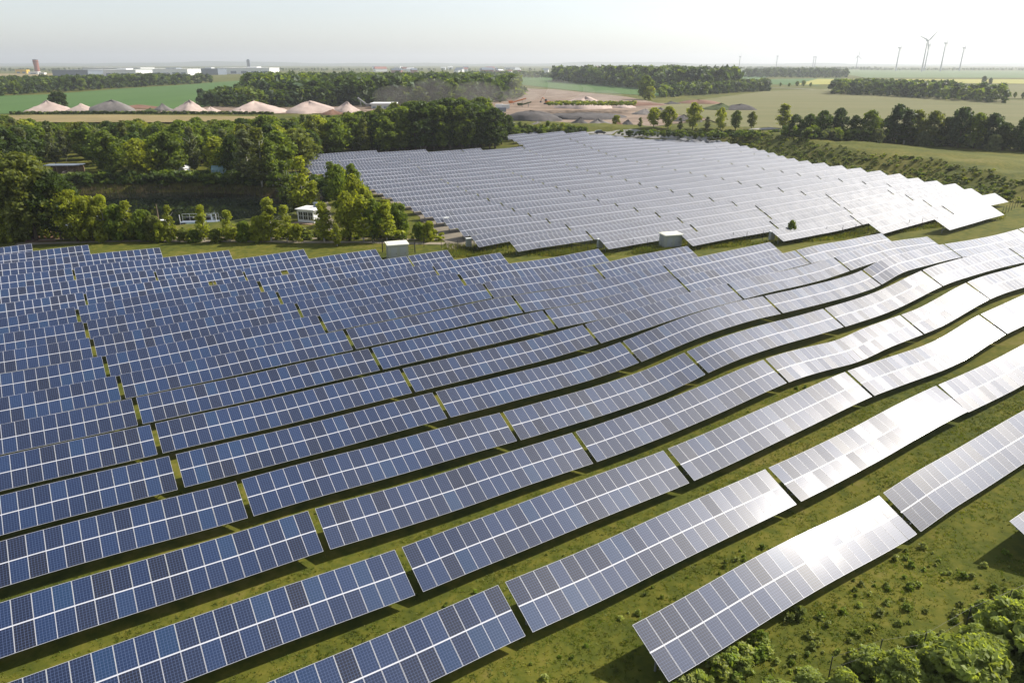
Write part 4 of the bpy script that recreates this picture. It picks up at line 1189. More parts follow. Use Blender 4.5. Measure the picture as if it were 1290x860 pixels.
# ------------------------------------------------------------------ cabins and cabinets of the solar plant
ROWRZ = math.atan2(EU[1], EU[0])
def station(px, py, sx, sy, h, rz, label):
    x, y, z = gpt(px, py)
    o = empty("transformer_cabin", (x, y, z), rz); tag(o, label, "transformer cabin", "transformer cabins")
    b = MB(); b.box((0, 0, h / 2), (sx, sy, h)); b.box((0, 0, 0.06), (sx + 0.1, sy + 0.1, 0.24)); b.build("wall", M["station"], o)
    b = MB(); b.box((0, 0, h + 0.09), (sx + 0.35, sy + 0.35, 0.18)); b.box((0, 0, h + 0.21), (sx + 0.1, sy + 0.1, 0.08), taper=0.9); b.build("roof", M["roof_pale"], o)
    for i, xx in enumerate((-sx * 0.22, sx * 0.22)):
        b = MB(); b.box((xx, -sy / 2 - 0.02, h * 0.45), (sx * 0.3, 0.05, h * 0.8)); d = b.build("door", M["cabinet"], o)
        b = MB(); b.box((xx + sx * 0.11, -sy / 2 - 0.06, h * 0.45), (0.04, 0.06, 0.2)); b.build("handle", M["dark"], d)
    b = MB()
    for q in range(6): b.box((-sx / 2 - 0.02, 0, h * 0.55 + q * 0.12), (0.05, sy * 0.4, 0.06))
    b.build("vent", M["cabinet"], o)
    return o
station(501, 325, 3.4, 2.6, 2.5, ROWRZ - 0.25, "pale cabin with flat cream roof behind the blue solar rows")
station(844, 311, 3.3, 2.4, 2.3, ROWRZ - 0.3, "grey-green cabin with white flat roof in front of the far field")
for i, (px, py, lab) in enumerate([(590.5, 312, "grey cabinet at the nearest left corner of the far field"), (562.6, 285, "grey cabinet behind the bright bush at the far field's left end"), (755.5, 313, "grey cabinet at the left end of the second lowest far table"),
    (971.5, 303, "grey cabinet at a table end behind the lone sapling"), (489.5, 250, "small grey cabinet midway up the gravel path"), (465.5, 235, "small grey cabinet near the top of the gravel path"), (454, 226, "smallest grey cabinet at the top of the gravel path")]):
    x, y, z = gpt(px, py)
    o = empty("inverter_cabinet", (x, y, z), ROWRZ - 0.2); tag(o, lab, "cabinet", "grey inverter cabinets at the table ends")
    b = MB(); b.box((0, 0, 0.95), (0.95, 0.6, 1.5)); b.build("body", M["cabinet"], o)
    b = MB(); b.box((0, 0, 1.74), (1.05, 0.72, 0.07)); b.build("lid", M["offwhite"], o)
    b = MB(); b.box((0, -0.32, 0.95), (0.8, 0.03, 1.3)); b.build("door", M["station"], o)
    b = MB(); b.box((-0.35, 0, 0.08), (0.1, 0.5, 0.26)); b.box((0.35, 0, 0.08), (0.1, 0.5, 0.26)); b.build("foot", M["steel"], o)

# ------------------------------------------------------------------ the pond's hut, jetty, pontoon, boat
x, y, z = gpt(392, 279)
o = empty("hut", (x, y, z), -0.35); tag(o, "small white hut with many window panes by the pond's end", "hut")
b = MB()
w_, d_, h_ = 3.9, 3.4, 2.7
b.box((0, d_ / 2 - 0.06, h_ / 2), (w_, 0.12, h_)); b.box((w_ / 2 - 0.06, 0, h_ / 2), (0.12, d_ - 0.25, h_))
b.box((0, -d_ / 2 + 0.06, 0.3), (w_, 0.12, 0.6)); b.box((-w_ / 2 + 0.06, 0, 0.3), (0.12, d_ - 0.25, 0.6))
b.box((0, -d_ / 2 + 0.06, h_ - 0.15), (w_, 0.12, 0.3)); b.box((-w_ / 2 + 0.06, 0, h_ - 0.15), (0.12, d_ - 0.25, 0.3))
for xx, yy in ((-w_ / 2 + 0.1, -d_ / 2 + 0.08), (w_ / 2 - 0.12, -d_ / 2 + 0.08), (-w_ / 2 + 0.1, d_ / 2 - 0.2)): b.box((xx, yy, h_ / 2), (0.24, 0.2, h_ - 0.01))
b.build("wall", M["white"], o)
b = MB(); b.box((0, 0, h_ + 0.1), (w_ + 0.7, d_ + 0.7, 0.18)); b.box((0, 0, h_ + 0.26), (w_ + 0.5, d_ + 0.5, 0.14), taper=0.8); rf = b.build("roof", M["white"], o)
b = MB(); b.box((1.1, 0.6, h_ + 0.75), (0.7, 0.7, 0.9)); b.box((1.1, 0.6, h_ + 1.24), (0.85, 0.85, 0.1)); b.build("chimney", M["slate"], rf)
for i in range(3):
    xx = -w_ / 2 + 0.55 + 1.2 * i
    b = MB(); b.box((xx + 0.2, -d_ / 2 - 0.005, 1.5), (1.12, 0.06, 1.75)); wf = b.build("window", M["white"], o)
    for r2 in range(2):
        for c2 in range(2):
            b = MB(); b.box((xx + 0.2 + (c2 - 0.5) * 0.52, -d_ / 2 - 0.04, 1.5 + (r2 - 0.5) * 0.82), (0.44, 0.02, 0.74)); b.build("pane", M["pane"], wf)
for i in range(3):
    yy = -d_ / 2 + 0.6 + 1.1 * i
    b = MB(); b.box((-w_ / 2 - 0.005, yy, 1.5), (0.06, 1.0, 1.75)); wf = b.build("window", M["white"], o)
    for r2 in range(2):
        b = MB(); b.box((-w_ / 2 - 0.04, yy, 1.5 + (r2 - 0.5) * 0.82), (0.02, 0.86, 0.74)); b.build("pane", M["blue_green"], wf)
b = MB()
for i in range(8): b.box((-2.2 + 0.6 * i, -d_ / 2 - 0.9, 0.12), (0.56, 1.7, 0.1))
b.build("deck", M["timber"], o)

WZ = -1.6
x, y = at(252, 281, WZ)
o = empty("pontoon", (x, y, WZ), 0.12); tag(o, "floating jetty with white railing on the pond", "pontoon")
b = MB()
for i in range(10): b.box((-3.6 + 0.8 * i, 0, 0.35), (0.74, 2.2, 0.1))
b.box((0, -0.8, 0.1), (8, 0.5, 0.36)); b.box((0, 0.8, 0.1), (8, 0.5, 0.36)); b.build("deck", M["slate"], o)
b = MB()
for i in range(6):
    b.tube((-3.9 + 1.56 * i, 1.05, 0.4), (-3.9 + 1.56 * i, 1.05, 1.9), 0.03, n=6)
b.tube((-3.9, 1.05, 1.9), (3.9, 1.05, 1.9), 0.035, n=6); b.tube((-3.9, 1.05, 1.2), (3.9, 1.05, 1.2), 0.025, n=6); b.build("railing", M["offwhite"], o)
for sx in (-1, 1):
    b = MB(); b.tube((3.85 * sx, -1.0, -1.0), (3.85 * sx, -1.0, 2.1), 0.09, n=8); b.build("mooring_post", M["white"], o)
def boat(px, py, L, rz, label, hullm, trim):
    x, y = at(px, py, WZ)
    o = empty("boat", (x, y, WZ), rz); tag(o, label, "boat", "boats moored on the pond")
    V, F = [], []
    n = 9
    for i in range(n):
        t = i / (n - 1); wdt = 0.85 * (1 - max(0, (t - 0.45) / 0.55) ** 2.2) + 0.02; xx = (t - 0.5) * L
        for yy, zz in ((-wdt, 0.62 + 0.2 * t * t), (-wdt * 0.7, -0.15), (wdt * 0.7, -0.15), (wdt, 0.62 + 0.2 * t * t), (wdt * 0.86, 0.6 + 0.2 * t * t), (wdt * 0.6, 0.1), (-wdt * 0.6, 0.1), (-wdt * 0.86, 0.6 + 0.2 * t * t)): V.append((xx, yy, zz))
    for i in range(n - 1):
        for c in range(8): F.append((i * 8 + c, i * 8 + (c + 1) % 8, (i + 1) * 8 + (c + 1) % 8, (i + 1) * 8 + c))
    F += [tuple(range(7, -1, -1)), tuple((n - 1) * 8 + c for c in range(8))]
    b = MB(); b.add(V, F); b.build("hull", M[hullm], o)
    for t in (-0.25, 0.1):
        b = MB(); b.box((t * L, 0, 0.42), (0.3, 1.3, 0.06)); b.build("seat", M[trim], o)
    b = MB(); b.box((-L / 2 - 0.15, 0, 0.6), (0.3, 0.3, 0.7)); b.build("outboard_motor", M["dark"], o)
    b = MB(); b.box((L * 0.05, 0, 0.95), (0.9, 1.2, 0.5), taper=0.7); b.build("windscreen", M["pane"], o)
boat(251, 276.5, 5.2, 0.1, "black motor boat moored at the floating jetty", "dark", "offwhite")
boat(248, 285.5, 4.6, 0.15, "pale blue boat on the near side of the floating jetty", "blue_green", "white")
x, y = at(203, 280, WZ)
o = empty("jetty", (x, y, WZ), 0.1); tag(o, "short white jetty with a single tall post", "jetty")
b = MB()
for i in range(6): b.box((-1.5 + 0.6 * i, 0, 0.5), (0.55, 1.2, 0.08))
b.build("deck", M["white"], o)
for i in (-1.4, 1.4):
    b = MB(); b.tube((i, 0.4, -1.2), (i, 0.4, 0.6), 0.08, n=8); b.build("leg", M["timber"], o)
b = MB(); b.tube((-0.6, 0.5, -1.2), (-0.6, 0.5, 4.0), 0.1, 0.08, n=8); b.build("post", M["timber"], o)

# the timber yard among the trees
x, y, z = gpt(84, 222)
o = empty("timber_shed", (x, y, z), 0.1); tag(o, "open timber shed in a small clearing of the wood", "shed")
for i in range(4):
    for j in (-1, 1):
        b = MB(); b.box((-4.5 + 3 * i, 1.6 * j, 1.6), (0.18, 0.18, 3.2)); b.build("post", M["timber"], o)
b = MB(); b.box((0, 0, 3.3), (10, 4.2, 0.14)); b.build("roof", M["slate"], o)
b = MB(); b.box((0, 1.75, 1.4), (9.2, 0.1, 2.8)); b.build("back_wall", M["timber"], o)
sheet_pts = [gpt(65, 228)[:2], gpt(96, 227)[:2]]
drape("gravel_path", sheet_pts, 4.0, M["track"], "pale patch of gravel before the timber shed", 0.12, 1.0)
for i, (dx, m_, n_) in enumerate(((-2.6, "timber", 5), (0.6, "sand", 4), (3.2, "timber", 5))):
    s_ = empty("timber_stack", (x + dx, y - 1.2, z), 0.1); tag(s_, ["stack of logs at the left of the timber shed", "stack of pale planks in the middle of the timber shed", "stack of logs at the right of the timber shed"][i], "timber stack", "stacks under the timber shed")
    for r2 in range(n_):
        for c2 in range(n_ - r2):
            b = MB(); cx = (c2 - (n_ - r2 - 1) / 2) * 0.5
            b.tube((cx, -1.5, 0.25 + 0.42 * r2), (cx, 0.9, 0.25 + 0.42 * r2), 0.24, n=8); b.build("log", M[m_], s_)
for i, (px, py, lab) in enumerate(((211, 216, "white garden shed seen between trees above the pond"), (233, 221, "smaller white shed beside the sunlit patch above the pond"))):
    x, y, z = gpt(px, py)
    o = empty("garden_shed", (x, y, z), 0.3 + i); tag(o, lab, "shed", "white sheds above the pond")
    b = MB(); b.box((0, 0, 1.1), (2.6, 2.2, 2.2)); b.build("wall", M["white"], o)
    b = MB(); b.add([(-1.5, -1.3, 2.2), (1.5, -1.3, 2.2), (1.5, 1.3, 2.2), (-1.5, 1.3, 2.2), (-1.5, 0, 2.9), (1.5, 0, 2.9)], [(0, 1, 5, 4), (2, 3, 4, 5), (1, 2, 5), (3, 0, 4), (3, 2, 1, 0)]); b.build("roof", M["white"], o)
    b = MB(); b.box((0.3, -1.12, 0.95), (0.8, 0.05, 1.8)); b.build("door", M["slate"], o)
x, y, z = gpt(278, 224)
o = empty("greenhouse", (x, y, z), 0.2); tag(o, "blue-grey greenhouse half hidden by trees above the pond", "greenhouse")
b = MB(); b.box((0, 0, 1.2), (4, 3, 2.4)); b.build("wall", M["blue_green"], o)
b = MB(); b.add([(-2.1, -1.6, 2.4), (2.1, -1.6, 2.4), (2.1, 1.6, 2.4), (-2.1, 1.6, 2.4), (-2.1, 0, 3.5), (2.1, 0, 3.5)], [(0, 1, 5, 4), (2, 3, 4, 5), (1, 2, 5), (3, 0, 4), (3, 2, 1, 0)]); b.build("roof", M["blue_green"], o)
for i in range(5):
    b = MB(); b.box((-1.9 + 0.95 * i, -1.53, 1.2), (0.08, 0.06, 2.4)); b.build("frame", M["white"], o)

# ------------------------------------------------------------------ gravel pit: heaps, machines
def heap(px, py, wpx, hpx, mat, label, flat=0.0, depth=0.8, z=4.3, seed=0):
    x, y = at(px, py, z); s = (CAM_Z - z) / (FPX * PS - (430 - py) * PC)
    W, H = wpx * s * 0.96, hpx * s * 0.78
    r = np.random.default_rng(int(px * 7 + py))
    n, m = 28, 9
    ph = r.uniform(0, 6.28, 6)
    V, F = [], []
    for j in range(m):
        t = j / (m - 1)
        for i in range(n):
            a = 2 * math.pi * i / n
            rad = (1 - t) * (1 - flat) + flat * (1 - t ** 6)
            wob = 1 + 0.10 * math.sin(3 * a + ph[0]) + 0.07 * math.sin(5 * a + ph[1]) + 0.05 * math.sin(9 * a + ph[2] + 4 * t)
            xx = math.cos(a) * W / 2 * rad * wob + 0.08 * W * t * math.sin(ph[3]); yy = math.sin(a) * W / 2 * depth * rad * wob
            zz = H * (t ** 0.92) * (1 + 0.10 * math.sin(2 * a + ph[4]) + 0.06 * math.sin(4 * a + ph[5])) + r.normal() * H * 0.028
            V.append((xx, yy, zz - (0.6 if j == 0 else 0)))
    for j in range(m - 1):
        for i in range(n): F.append((j * n + i, j * n + (i + 1) % n, (j + 1) * n + (i + 1) % n, (j + 1) * n + i))
    F.append(tuple((m - 1) * n + i for i in range(n)))
    me = mesh_np("heap", V, F, M[mat], smooth=True)
    o = link(bpy.data.objects.new("heap", me)); o.location = (x, y + W * depth / 2 * 0.6, z - 0.1)
    return tag(o, label, "heap", "heaps of the gravel pit")
for a in [
    (55, 141, 66, 15.5, "sand", "leftmost pale sand heap with a rounded top"), (100, 141, 44, 12, "sand", "second pale sand heap from the left, low"), (133, 141, 66, 16, "grey_heap", "wide grey-topped heap left of the pointed ones", 0.35), (203, 139.5, 26, 10.5, "grey_heap", "small pointed grey heap left of the tallest cone"),
    (187, 141, 22, 6, "green_heap", "small overgrown heap before the grey pointed one"), (234, 142, 50, 17, "sand", "tallest pointed sand cone"), (265, 141, 26, 7, "sand", "low sand heap right of the tallest cone"), (320, 142, 84, 15, "sand", "broad sand heap in front of the dark low wood", 0.12),
    (299, 143, 32, 6, "sand", "low sand heap before the broad one"), (392, 142, 80, 15.5, "sand", "broad two-topped sand heap", 0.12), (434, 142, 44, 15, "sand", "right-hand sand heap beside the white hall"), (416, 144, 34, 7, "red_soil", "low reddish heap before the sand heaps"),
    (166, 137, 60, 4.5, "red_soil", "long low reddish bank behind the left heaps", 0.5), (740, 137, 78, 17, "sand", "large sandy cone in the middle of the dusty pit", 0.15), (788, 136, 34, 7, "sand", "low sandy heap right of the large cone"),
    (672, 153, 86, 14.5, "dark_heap", "long flat-topped dark spoil heap", 0.55), (640, 159, 44, 8, "grey_heap", "low grey rubble heap at the left before the dark one"), (676, 160, 34, 8, "grey_heap", "low grey rubble heap before the dark flat one"), (730, 159, 30, 13, "dark_heap", "steep dark rubble heap"),
    (757, 159, 40, 10, "grey_heap", "grey rubble heap right of the steep dark one"), (778, 158, 22, 6, "red_soil", "small reddish heap behind the roadside bushes"), (790, 158, 18, 8, "dark_heap", "small dark heap beside the roadside trees"), (742, 150, 110, 7.5, "dark_heap", "long dark bank with a green top", 0.7),
    (815, 144.5, 38, 8, "grey_heap", "grey gravel heap behind the roadside trees, left of two"), (832, 143.5, 32, 8.5, "grey_heap", "grey gravel heap behind the roadside trees, right of two"), (866, 153, 46, 9, "dark_heap", "dark heap behind the tallest roadside tree"), (848, 131.5, 24, 4.5, "dark_heap", "small dark mound on the far rim"),
    (908, 139, 48, 9.5, "green_heap", "green overgrown mound behind the roadside trees"), (932, 139, 52, 8.5, "dark_heap", "dark mound with a long tail right of the green one", 0.3), (800, 133, 80, 5, "red_soil", "long reddish ridge on the far rim", 0.6), (886, 131, 60, 5.5, "red_soil", "reddish ridge left of the green mound", 0.4), (528, 127, 26, 4.5, "grey_heap", "grey heap behind the dark tree block")]:
    heap(*a[:6], **({"flat": a[6]} if len(a) > 6 else {}))
pts = []
for _ in range(500):
    px, py = random.uniform(690, 800), random.uniform(139, 142.5); pts.append(at(px, py, 4.4))
wood("undergrowth", pts[:260], [random.uniform(0.8, 1.8) for _ in pts[:260]], [T_LIT, T_MID], "bright green weeds on the long bank in the pit", "shrub", 8.5, 1.5)

def vehicle_car(px, py, z, L, rz, label, m_):
    x, y = at(px, py, z)
    o = empty("car", (x, y, z), rz); tag(o, label, "car")
    b = MB()
    prof = [(-0.5, 0.3), (-0.5, 0.62), (-0.47, 0.80), (-0.22, 0.86), (-0.10, 0.86), (0.28, 0.86), (0.48, 0.70), (0.5, 0.45), (0.49, 0.3)]
    Wd = 0.9
    n = len(prof)
    V = [(p * L, -Wd, q) for p, q in prof] + [(p * L, Wd, q) for p, q in prof]
    F = [tuple(range(n)), tuple(range(2 * n - 1, n - 1, -1))] + [(i, n + i, n + (i + 1) % n, (i + 1) % n) for i in range(n)]
    b.add(V, F); b.build("body", M[m_], o)
    b = MB(); pr = [(-0.46, 0.85), (-0.36, 1.38), (0.02, 1.46), (0.12, 1.40), (0.28, 0.85)]
    n = len(pr); V = [(p * L, -0.78 + 0.12 * (q > 1), q) for p, q in pr] + [(p * L, 0.78 - 0.12 * (q > 1), q) for p, q in pr]
    b.add(V, [tuple(range(n)), tuple(range(2 * n - 1, n - 1, -1))] + [(i, n + i, n + (i + 1) % n, (i + 1) % n) for i in range(n)]); b.build("cabin", M["pane"], o)
    for sx in (-0.3, 0.32):
        for sy in (-0.82, 0.82):
            b = MB(); b.tube((sx * L, sy - 0.12, 0.33), (sx * L, sy + 0.12, 0.33), 0.33, n=14); b.build("wheel", M["dark"], o)
    for sy in (-0.6, 0.6):
        b = MB(); b.box((0.495 * L, sy, 0.6), (0.06, 0.35, 0.16)); b.build("headlight", M["white"], o)
vehicle_car(756, 168.6, 4.35, 4.6, 0.02, "dark parked car on the pale road behind the far field", "dark")

def machine(px, py, label, col, rz, arm):
    z = 4.3; x, y = at(px, py, z)
    o = empty("excavator" if arm else "wheel_loader", (x, y, z), rz); tag(o, label, "excavator" if arm else "loader")
    for sy in (-1.1, 1.1):
        if arm:
            b = MB(); b.box((0, sy, 0.45), (4.2, 0.6, 0.9), taper=0.85); b.build("track", M["dark"], o)
        else:
            for sx in (-1.5, 1.5):
                b = MB(); b.tube((sx, sy - 0.3, 0.8), (sx, sy + 0.3, 0.8), 0.8, n=14); b.build("wheel", M["dark"], o)
    b = MB(); b.box((-0.5, 0, 1.6), (3.2, 2.4, 1.3), taper=0.92); b.build("body", M[col], o)
    b = MB(); b.box((0.6, 0.5, 2.7), (1.4, 1.2, 1.5), taper=0.9); b.build("cab", M["pane"], o)
    b = MB()
    if arm: b.tube((1.0, -0.4, 1.8), (4.2, -0.4, 4.6), 0.28, n=6); b.tube((4.2, -0.4, 4.6), (6.2, -0.4, 2.2), 0.22, n=6)
    else: b.tube((1.2, -0.8, 1.5), (3.4, -0.8, 0.9), 0.18, n=6); b.tube((1.2, 0.8, 1.5), (3.4, 0.8, 0.9), 0.18, n=6)
    b.build("arm", M[col], o)
    b = MB(); b.box((6.2 if arm else 3.8, -0.4 if arm else 0, 1.5 if arm else 0.7), (1.0, 1.2 if arm else 2.6, 1.1), taper=0.7); b.build("bucket", M["dark"], o)
machine(689, 131.5, "dark excavator on the dusty floor left of the large cone", "orange", 2.4, True)
machine(715, 133.5, "yellow loader in the dust before the large cone", "yellow", 0.4, False)
def conveyor(px, py, L, rise, rz, col, label):
    z = 4.3; x, y = at(px, py, z)
    o = empty("conveyor", (x, y, z), rz); tag(o, label, "conveyor")
    b = MB(); b.tube((-L / 2, 0, 1.2), (L / 2, 0, 1.2 + rise), 0.55, n=4); b.build("belt", M[col], o)
    for t in (0.2, 0.75):
        b = MB(); b.tube((-L / 2 + L * t, -0.8, 0), (-L / 2 + L * t, 0, 1.2 + rise * t), 0.12, n=4); b.tube((-L / 2 + L * t, 0.8, 0), (-L / 2 + L * t, 0, 1.2 + rise * t), 0.12, n=4); b.build("leg", M["steel"], o)
    b = MB(); b.box((-L / 2, 0, 1.8), (2.4, 2.2, 1.6), taper=1.3); b.build("hopper", M[col], o)
conveyor(653, 132, 11, 3, 0.1, "orange", "orange conveyor on the left of the pit floor")
conveyor(662, 135, 8, 2, 0.3, "green_heap", "green conveyor below the orange one")
conveyor(458, 136, 9, 5, 2.6, "steel", "grey conveyor left of the white hall")
for i, (px, py, c, lab) in enumerate(((629, 136.5, "white", "white container at the left of the pit yard"), (637, 137, "offwhite", "pale container beside the white one in the pit yard"), (632, 141, "slate", "dark container before the white ones in the pit yard"), (628, 146, "white", "white container half hidden by the dark tree block"))):
    x, y = at(px, py, 4.3); o = empty("container", (x, y, 4.3), 0.1 * i); tag(o, lab, "container", "containers in the pit yard")
    b = MB(); b.box((0, 0, 1.3), (5.0, 2.4, 2.5)); b.build("body", M[c], o)
    b = MB()
    for q in range(9): b.box((-2.2 + 0.55 * q, -1.22, 1.3), (0.12, 0.05, 2.2))
    b.build("rib", M[c], o)
def hall(px0, px1, py, hpx, wall, roof, label, z=4.0, depth=30, group=None, top=None, win=0):
    x0, y0 = at(px0, py, z); x1, y1 = at(px1, py, z); s = (CAM_Z - z) / (FPX * PS - (430 - py) * PC)
    H = hpx * s; W = math.hypot(x1 - x0, y1 - y0); rz = math.atan2(y1 - y0, x1 - x0)
    o = empty("warehouse", ((x0 + x1) / 2, (y0 + y1) / 2, z), rz); tag(o, label, "warehouse", group)
    b = MB(); b.box((0, depth / 2, H / 2), (W, depth, H)); b.build("wall", M[wall], o)
    b = MB(); b.box((0, depth / 2, H + 0.4), (W + 1.5, depth + 1.5, 0.8)); rf = b.build("roof", M[roof], o)
    if top:
        b = MB(); b.box((W * 0.1, depth / 2, H + 2.0), (W * 0.2, depth * 0.4, 2.4)); b.build("roof_box", M[top], rf)
    for i in range(win):
        b = MB(); b.box((-W / 2 + W * (i + 0.5) / win, -0.1, H * 0.3), (W / win * 0.55, 0.3, H * 0.4)); b.build("loading_door", M["slate"], o)
G_ = "halls of the far industrial estate"
hall(468, 496, 137, 5, "offwhite", "white", "low white hall among the trees beside the sand heaps", 4.2, 14, None, None, 4)
hall(67, 112, 97.5, 8, "slate", "slate", "grey-blue hall at the left end of the white halls", 4, 60, G_, None, 3)
hall(112, 172, 96.5, 7.5, "white", "offwhite", "long white hall right of the grey-blue one", 4, 80, G_, "white", 6)
hall(172, 237, 95.5, 7.5, "white", "white", "white hall in the middle of the far estate", 4, 80, G_, "slate", 6)
hall(187, 207, 96.8, 4, "dark", "slate", "small dark building before the white halls", 4, 20, G_, None, 2)
hall(237, 275, 94.5, 7, "slate", "slate", "grey hall right of the long white ones", 4, 60, G_, "offwhite", 3)
hall(275, 340, 93.5, 7, "white", "white", "white hall at the right end of the far estate", 4, 90, G_, "white", 5)
hall(105, 178, 92.5, 6.5, "offwhite", "white", "pale hall standing behind the white halls", 4, 90, G_, None, 5)
hall(20, 34, 93, 4.5, "yellow", "yellow", "small yellow building left of the water tower", 4, 15, G_, None, 2)
hall(36, 48, 93.8, 2.8, "white", "white", "low white shed below the water tower, left", 4, 12, G_, None, 1)
hall(49, 56, 94, 2, "white", "white", "tiny white shed below the water tower, right", 4, 10, G_, None, 1)
hall(635, 655, 88, 3, "white", "white", "pale hall on the skyline above the green strip", 4, 60, G_, None, 2)
hall(497, 504, 87.6, 3, "white", "white", "white block on the skyline above the large wood", 4, 40, G_, None, 2)
# water tower
x, y = at(48, 93, 4); s = 27.6 / (FPX * PS - (430 - 93) * PC)
o = empty("water_tower", (x, y, 4)); tag(o, "round red brick water tower on the left skyline", "water tower")
Ht = 17 * s; rr = 3.0 * s
b = MB(); b.lathe([(rr * 0.98, 0), (rr * 0.92, Ht * 0.6), (rr * 1.0, Ht * 0.68), (rr * 1.0, Ht * 0.95)], 24); b.build("shaft", M["brick"], o)
b = MB(); b.lathe([(rr * 1.08, Ht * 0.95), (rr * 1.05, Ht * 0.98), (0.3, Ht)], 24); b.build("roof", M["slate"], o)
for i in range(10):
    a = 2 * math.pi * i / 10; b = MB(); b.box((rr * 1.01 * math.cos(a), rr * 1.01 * math.sin(a), Ht * 0.82), (0.6, 1.2, 2.6), a); b.build("window", M["pane"], o)
x, y = at(314, 87, 4); o = empty("tower", (x, y, 4)); tag(o, "slender distant tower on the skyline right of the white halls", "tower")
b = MB(); b.box((0, 0, 22), (16, 12, 44)); b.build("shaft", M["slate"], o)
b = MB(); b.box((0, 0, 46), (10, 8, 4)); b.build("roof", M["slate"], o)
b = MB()
for i in range(8): b.box((0, -6.05, 6 + 4.6 * i), (12, 0.2, 1.6))
b.build("window_band", M["pane"], o)
# houses of the far town
random.seed(12)
for i in range(34):
    px = random.uniform(470, 700) if i < 26 else random.uniform(690, 860); py = random.uniform(86.3, 93) if i < 26 else random.uniform(86, 88)
    x, y = at(px, py, 4); sz = random.uniform(9, 20)
    o = empty("house", (x, y, 4), random.uniform(-.6, .6))
    side = ["leftmost part", "left part", "middle", "right part", "rightmost part"][min(4, int((px - 470) / 80))]
    wc_, rc_ = random.choice(["white", "white", "offwhite", "brick"]), random.choice(["brick", "slate", "offwhite"])
    tag(o, "%s far house with %s roof in the town's %s on the skyline" % ({"white": "white", "offwhite": "cream", "brick": "red brick"}[wc_], {"brick": "red", "slate": "dark grey", "offwhite": "pale"}[rc_], side), "house", "houses of the far town, %s" % side)
    W, D, H = sz * random.uniform(1, 2.4), sz, random.uniform(6, 10)
    b = MB(); b.box((0, 0, H / 2), (W, D, H)); b.build("wall", M[wc_], o)
    b = MB(); b.add([(-W / 2 - .5, -D / 2 - .5, H), (W / 2 + .5, -D / 2 - .5, H), (W / 2 + .5, D / 2 + .5, H), (-W / 2 - .5, D / 2 + .5, H), (-W / 2, 0, H + D * 0.35), (W / 2, 0, H + D * 0.35)], [(0, 1, 5, 4), (2, 3, 4, 5), (1, 2, 5), (3, 0, 4), (3, 2, 1, 0)])
    b.build("roof", M[rc_], o)

# ------------------------------------------------------------------ wind turbines
def blade_mesh(Lb):
    V, F = [], []
    for i, (t, c, th) in enumerate([(0, 2.0, 1.8), (0.06, 2.4, 1.6), (0.2, 4.6, 1.2), (0.5, 3.2, 0.8), (0.8, 2.0, 0.5), (1.0, 0.5, 0.2)]):
        V += [(-c * 0.35, 0, t * Lb), (0, th / 2, t * Lb), (c * 0.65, 0, t * Lb), (0, -th / 2, t * Lb)]
    for i in range(5):
        for c in range(4): F.append((i * 4 + c, i * 4 + (c + 1) % 4, i * 4 + 4 + (c + 1) % 4, i * 4 + 4 + c))
    F += [(3, 2, 1, 0), (20, 21, 22, 23)]
    return mesh_np("blade", V, F, M["turbine"])
BM = blade_mesh(42.0)
def turbine(px, hy, D, ang, yaw, label, group, bs=1.2):
    yu = 430 - hy
    d = np.array([px - 645.0, FPX * PC + yu * PS, -FPX * PS + yu * PC]); t = D / d[1]
    X, Y, Zh = d[0] * t, D, CAM_Z + d[2] * t
    o = empty("wind_turbine", (X, Y, 3.9), yaw); tag(o, label, "wind turbine", group)
    Hh = Zh - 3.9
    b = MB(); b.tube((0, 0, -1), (0, 0, Hh - 1.5), 2.6, 1.4, n=14); b.build("tower", M["turbine"], o)
    b = MB(); b.box((0, 1.5, Hh), (3.4, 9, 3.6), taper=0.92); b.build("nacelle", M["turbine"], o)
    b = MB(); b.tube((0, -3.0, Hh), (0, -6.0, Hh), 1.9, 0.5, n=12); hub = b.build("hub", M["turbine"], o)
    for i in range(3):
        bl = link(bpy.data.objects.new("blade", BM), hub)
        a = R(ang + 120 * i)
        bl.matrix_basis = Matrix.Translation((0, -4.4, Hh)) @ Matrix.Rotation(a, 4, 'Y') @ Matrix.Scale(bs, 4)
TG = "wind turbines on the skyline"
turbine(1133.5, 60.5, 3000, 28, 1.15, "leftmost of the five large wind turbines", TG)
turbine(1168.5, 51.5, 2700, 48, 0.35, "tallest wind turbine with blades raised in a V", TG)
turbine(1170.5, 57, 3000, 20, 1.1, "wind turbine half hidden behind the tallest one", TG, 1.1)
turbine(1191.5, 54.5, 2800, 22, 1.1, "large wind turbine right of the tallest pair", TG)
turbine(1214.5, 60.5, 3000, 26, 1.1, "rightmost of the five large wind turbines", TG)
turbine(932.5, 71.5, 4300, 5, 1.2, "small far wind turbine, leftmost on the skyline", TG, 0.8)
turbine(979.5, 71, 4300, 35, 1.3, "small far wind turbine above the round wood's left half", TG, 0.7)
turbine(1025.5, 72, 4300, 10, 1.2, "left one of the close pair of small far turbines", TG, 0.75)
turbine(1028, 72, 4400, 50, 1.2, "right one of the close pair of small far turbines", TG, 0.75)
turbine(1081, 71, 3900, 3, 0.4, "small wind turbine left of the five large ones", TG, 0.8)

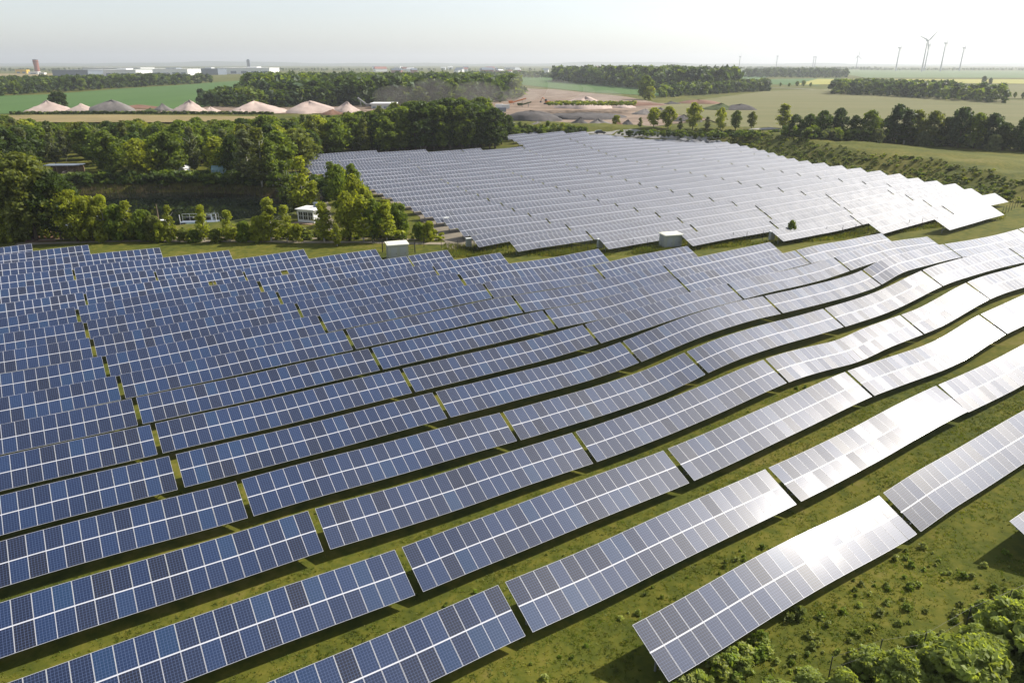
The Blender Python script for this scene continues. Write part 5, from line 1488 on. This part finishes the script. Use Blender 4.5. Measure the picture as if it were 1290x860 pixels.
# ------------------------------------------------------------------ dust over the pit
dm = bpy.data.materials.new("dust"); dm.use_nodes = True
dn = dm.node_tree.nodes
for n_ in list(dn):
    if n_.type != 'OUTPUT_MATERIAL': dn.remove(n_)
dv = dn.new("ShaderNodeVolumePrincipled"); dv.inputs["Color"].default_value = (0.80, 0.74, 0.68, 1); dv.inputs["Density"].default_value = 0.0042; dv.inputs["Anisotropy"].default_value = 0.3
dm.node_tree.links.new(dv.outputs[0], [n_ for n_ in dn if n_.type == 'OUTPUT_MATERIAL'][0].inputs["Volume"])
V, F = [], []
for px, py, wpx, h in ((690, 127, 90, 16), (665, 128, 50, 22), (720, 126, 60, 12), (600, 133, 70, 16), (545, 134, 60, 18), (500, 135, 60, 14), (650, 131, 60, 10), (760, 130, 50, 9)):
    x, y = at(px, py, 4.2); s = 27.4 / (FPX * PS - (430 - py) * PC)
    nb = len(V); n, m = 20, 10
    for j in range(m):
        p = math.pi * j / (m - 1)
        for i in range(n):
            a = 2 * math.pi * i / n
            V.append((x + wpx * s / 2 * math.sin(p) * math.cos(a), y + 26 * math.sin(p) * math.sin(a), 4.4 + h * (0.5 + 0.5 * math.cos(p))))
    for j in range(m - 1):
        for i in range(n): F.append((nb + j * n + i, nb + (j + 1) * n + i, nb + (j + 1) * n + (i + 1) % n, nb + j * n + (i + 1) % n))
tag(link(bpy.data.objects.new("dust", mesh_np("dust", V, F, dm, smooth=True))), "thin dust drifting over the gravel pit", kind="stuff")

# ------------------------------------------------------------------ the air
hz, hn, hl = bpy.data.materials.new("haze"), None, None
hz.use_nodes = True
hn = hz.node_tree.nodes
for n_ in list(hn):
    if n_.type != 'OUTPUT_MATERIAL': hn.remove(n_)
pv_ = hn.new("ShaderNodeVolumePrincipled")
pv_.inputs["Color"].default_value = (0.93, 0.97, 1.0, 1)
pv_.inputs["Density"].default_value = 0.000125
pv_.inputs["Anisotropy"].default_value = 0.35
hz.node_tree.links.new(pv_.outputs[0], [n_ for n_ in hn if n_.type == 'OUTPUT_MATERIAL'][0].inputs["Volume"])
hb = MB()
zlo, zhi = float(GZ.min()) - 1.5, 175.0
hx, hy0, hy1 = float(max(abs(AX[0]), AX[-1])) + 40, float(AY[0]) - 40, float(AY[-1]) + 40
hb.box((0, (hy0 + hy1) / 2, (zlo + zhi) / 2), (2 * hx, hy1 - hy0, zhi - zlo))
ho = hb.build("haze", hz)
tag(ho, kind="stuff")
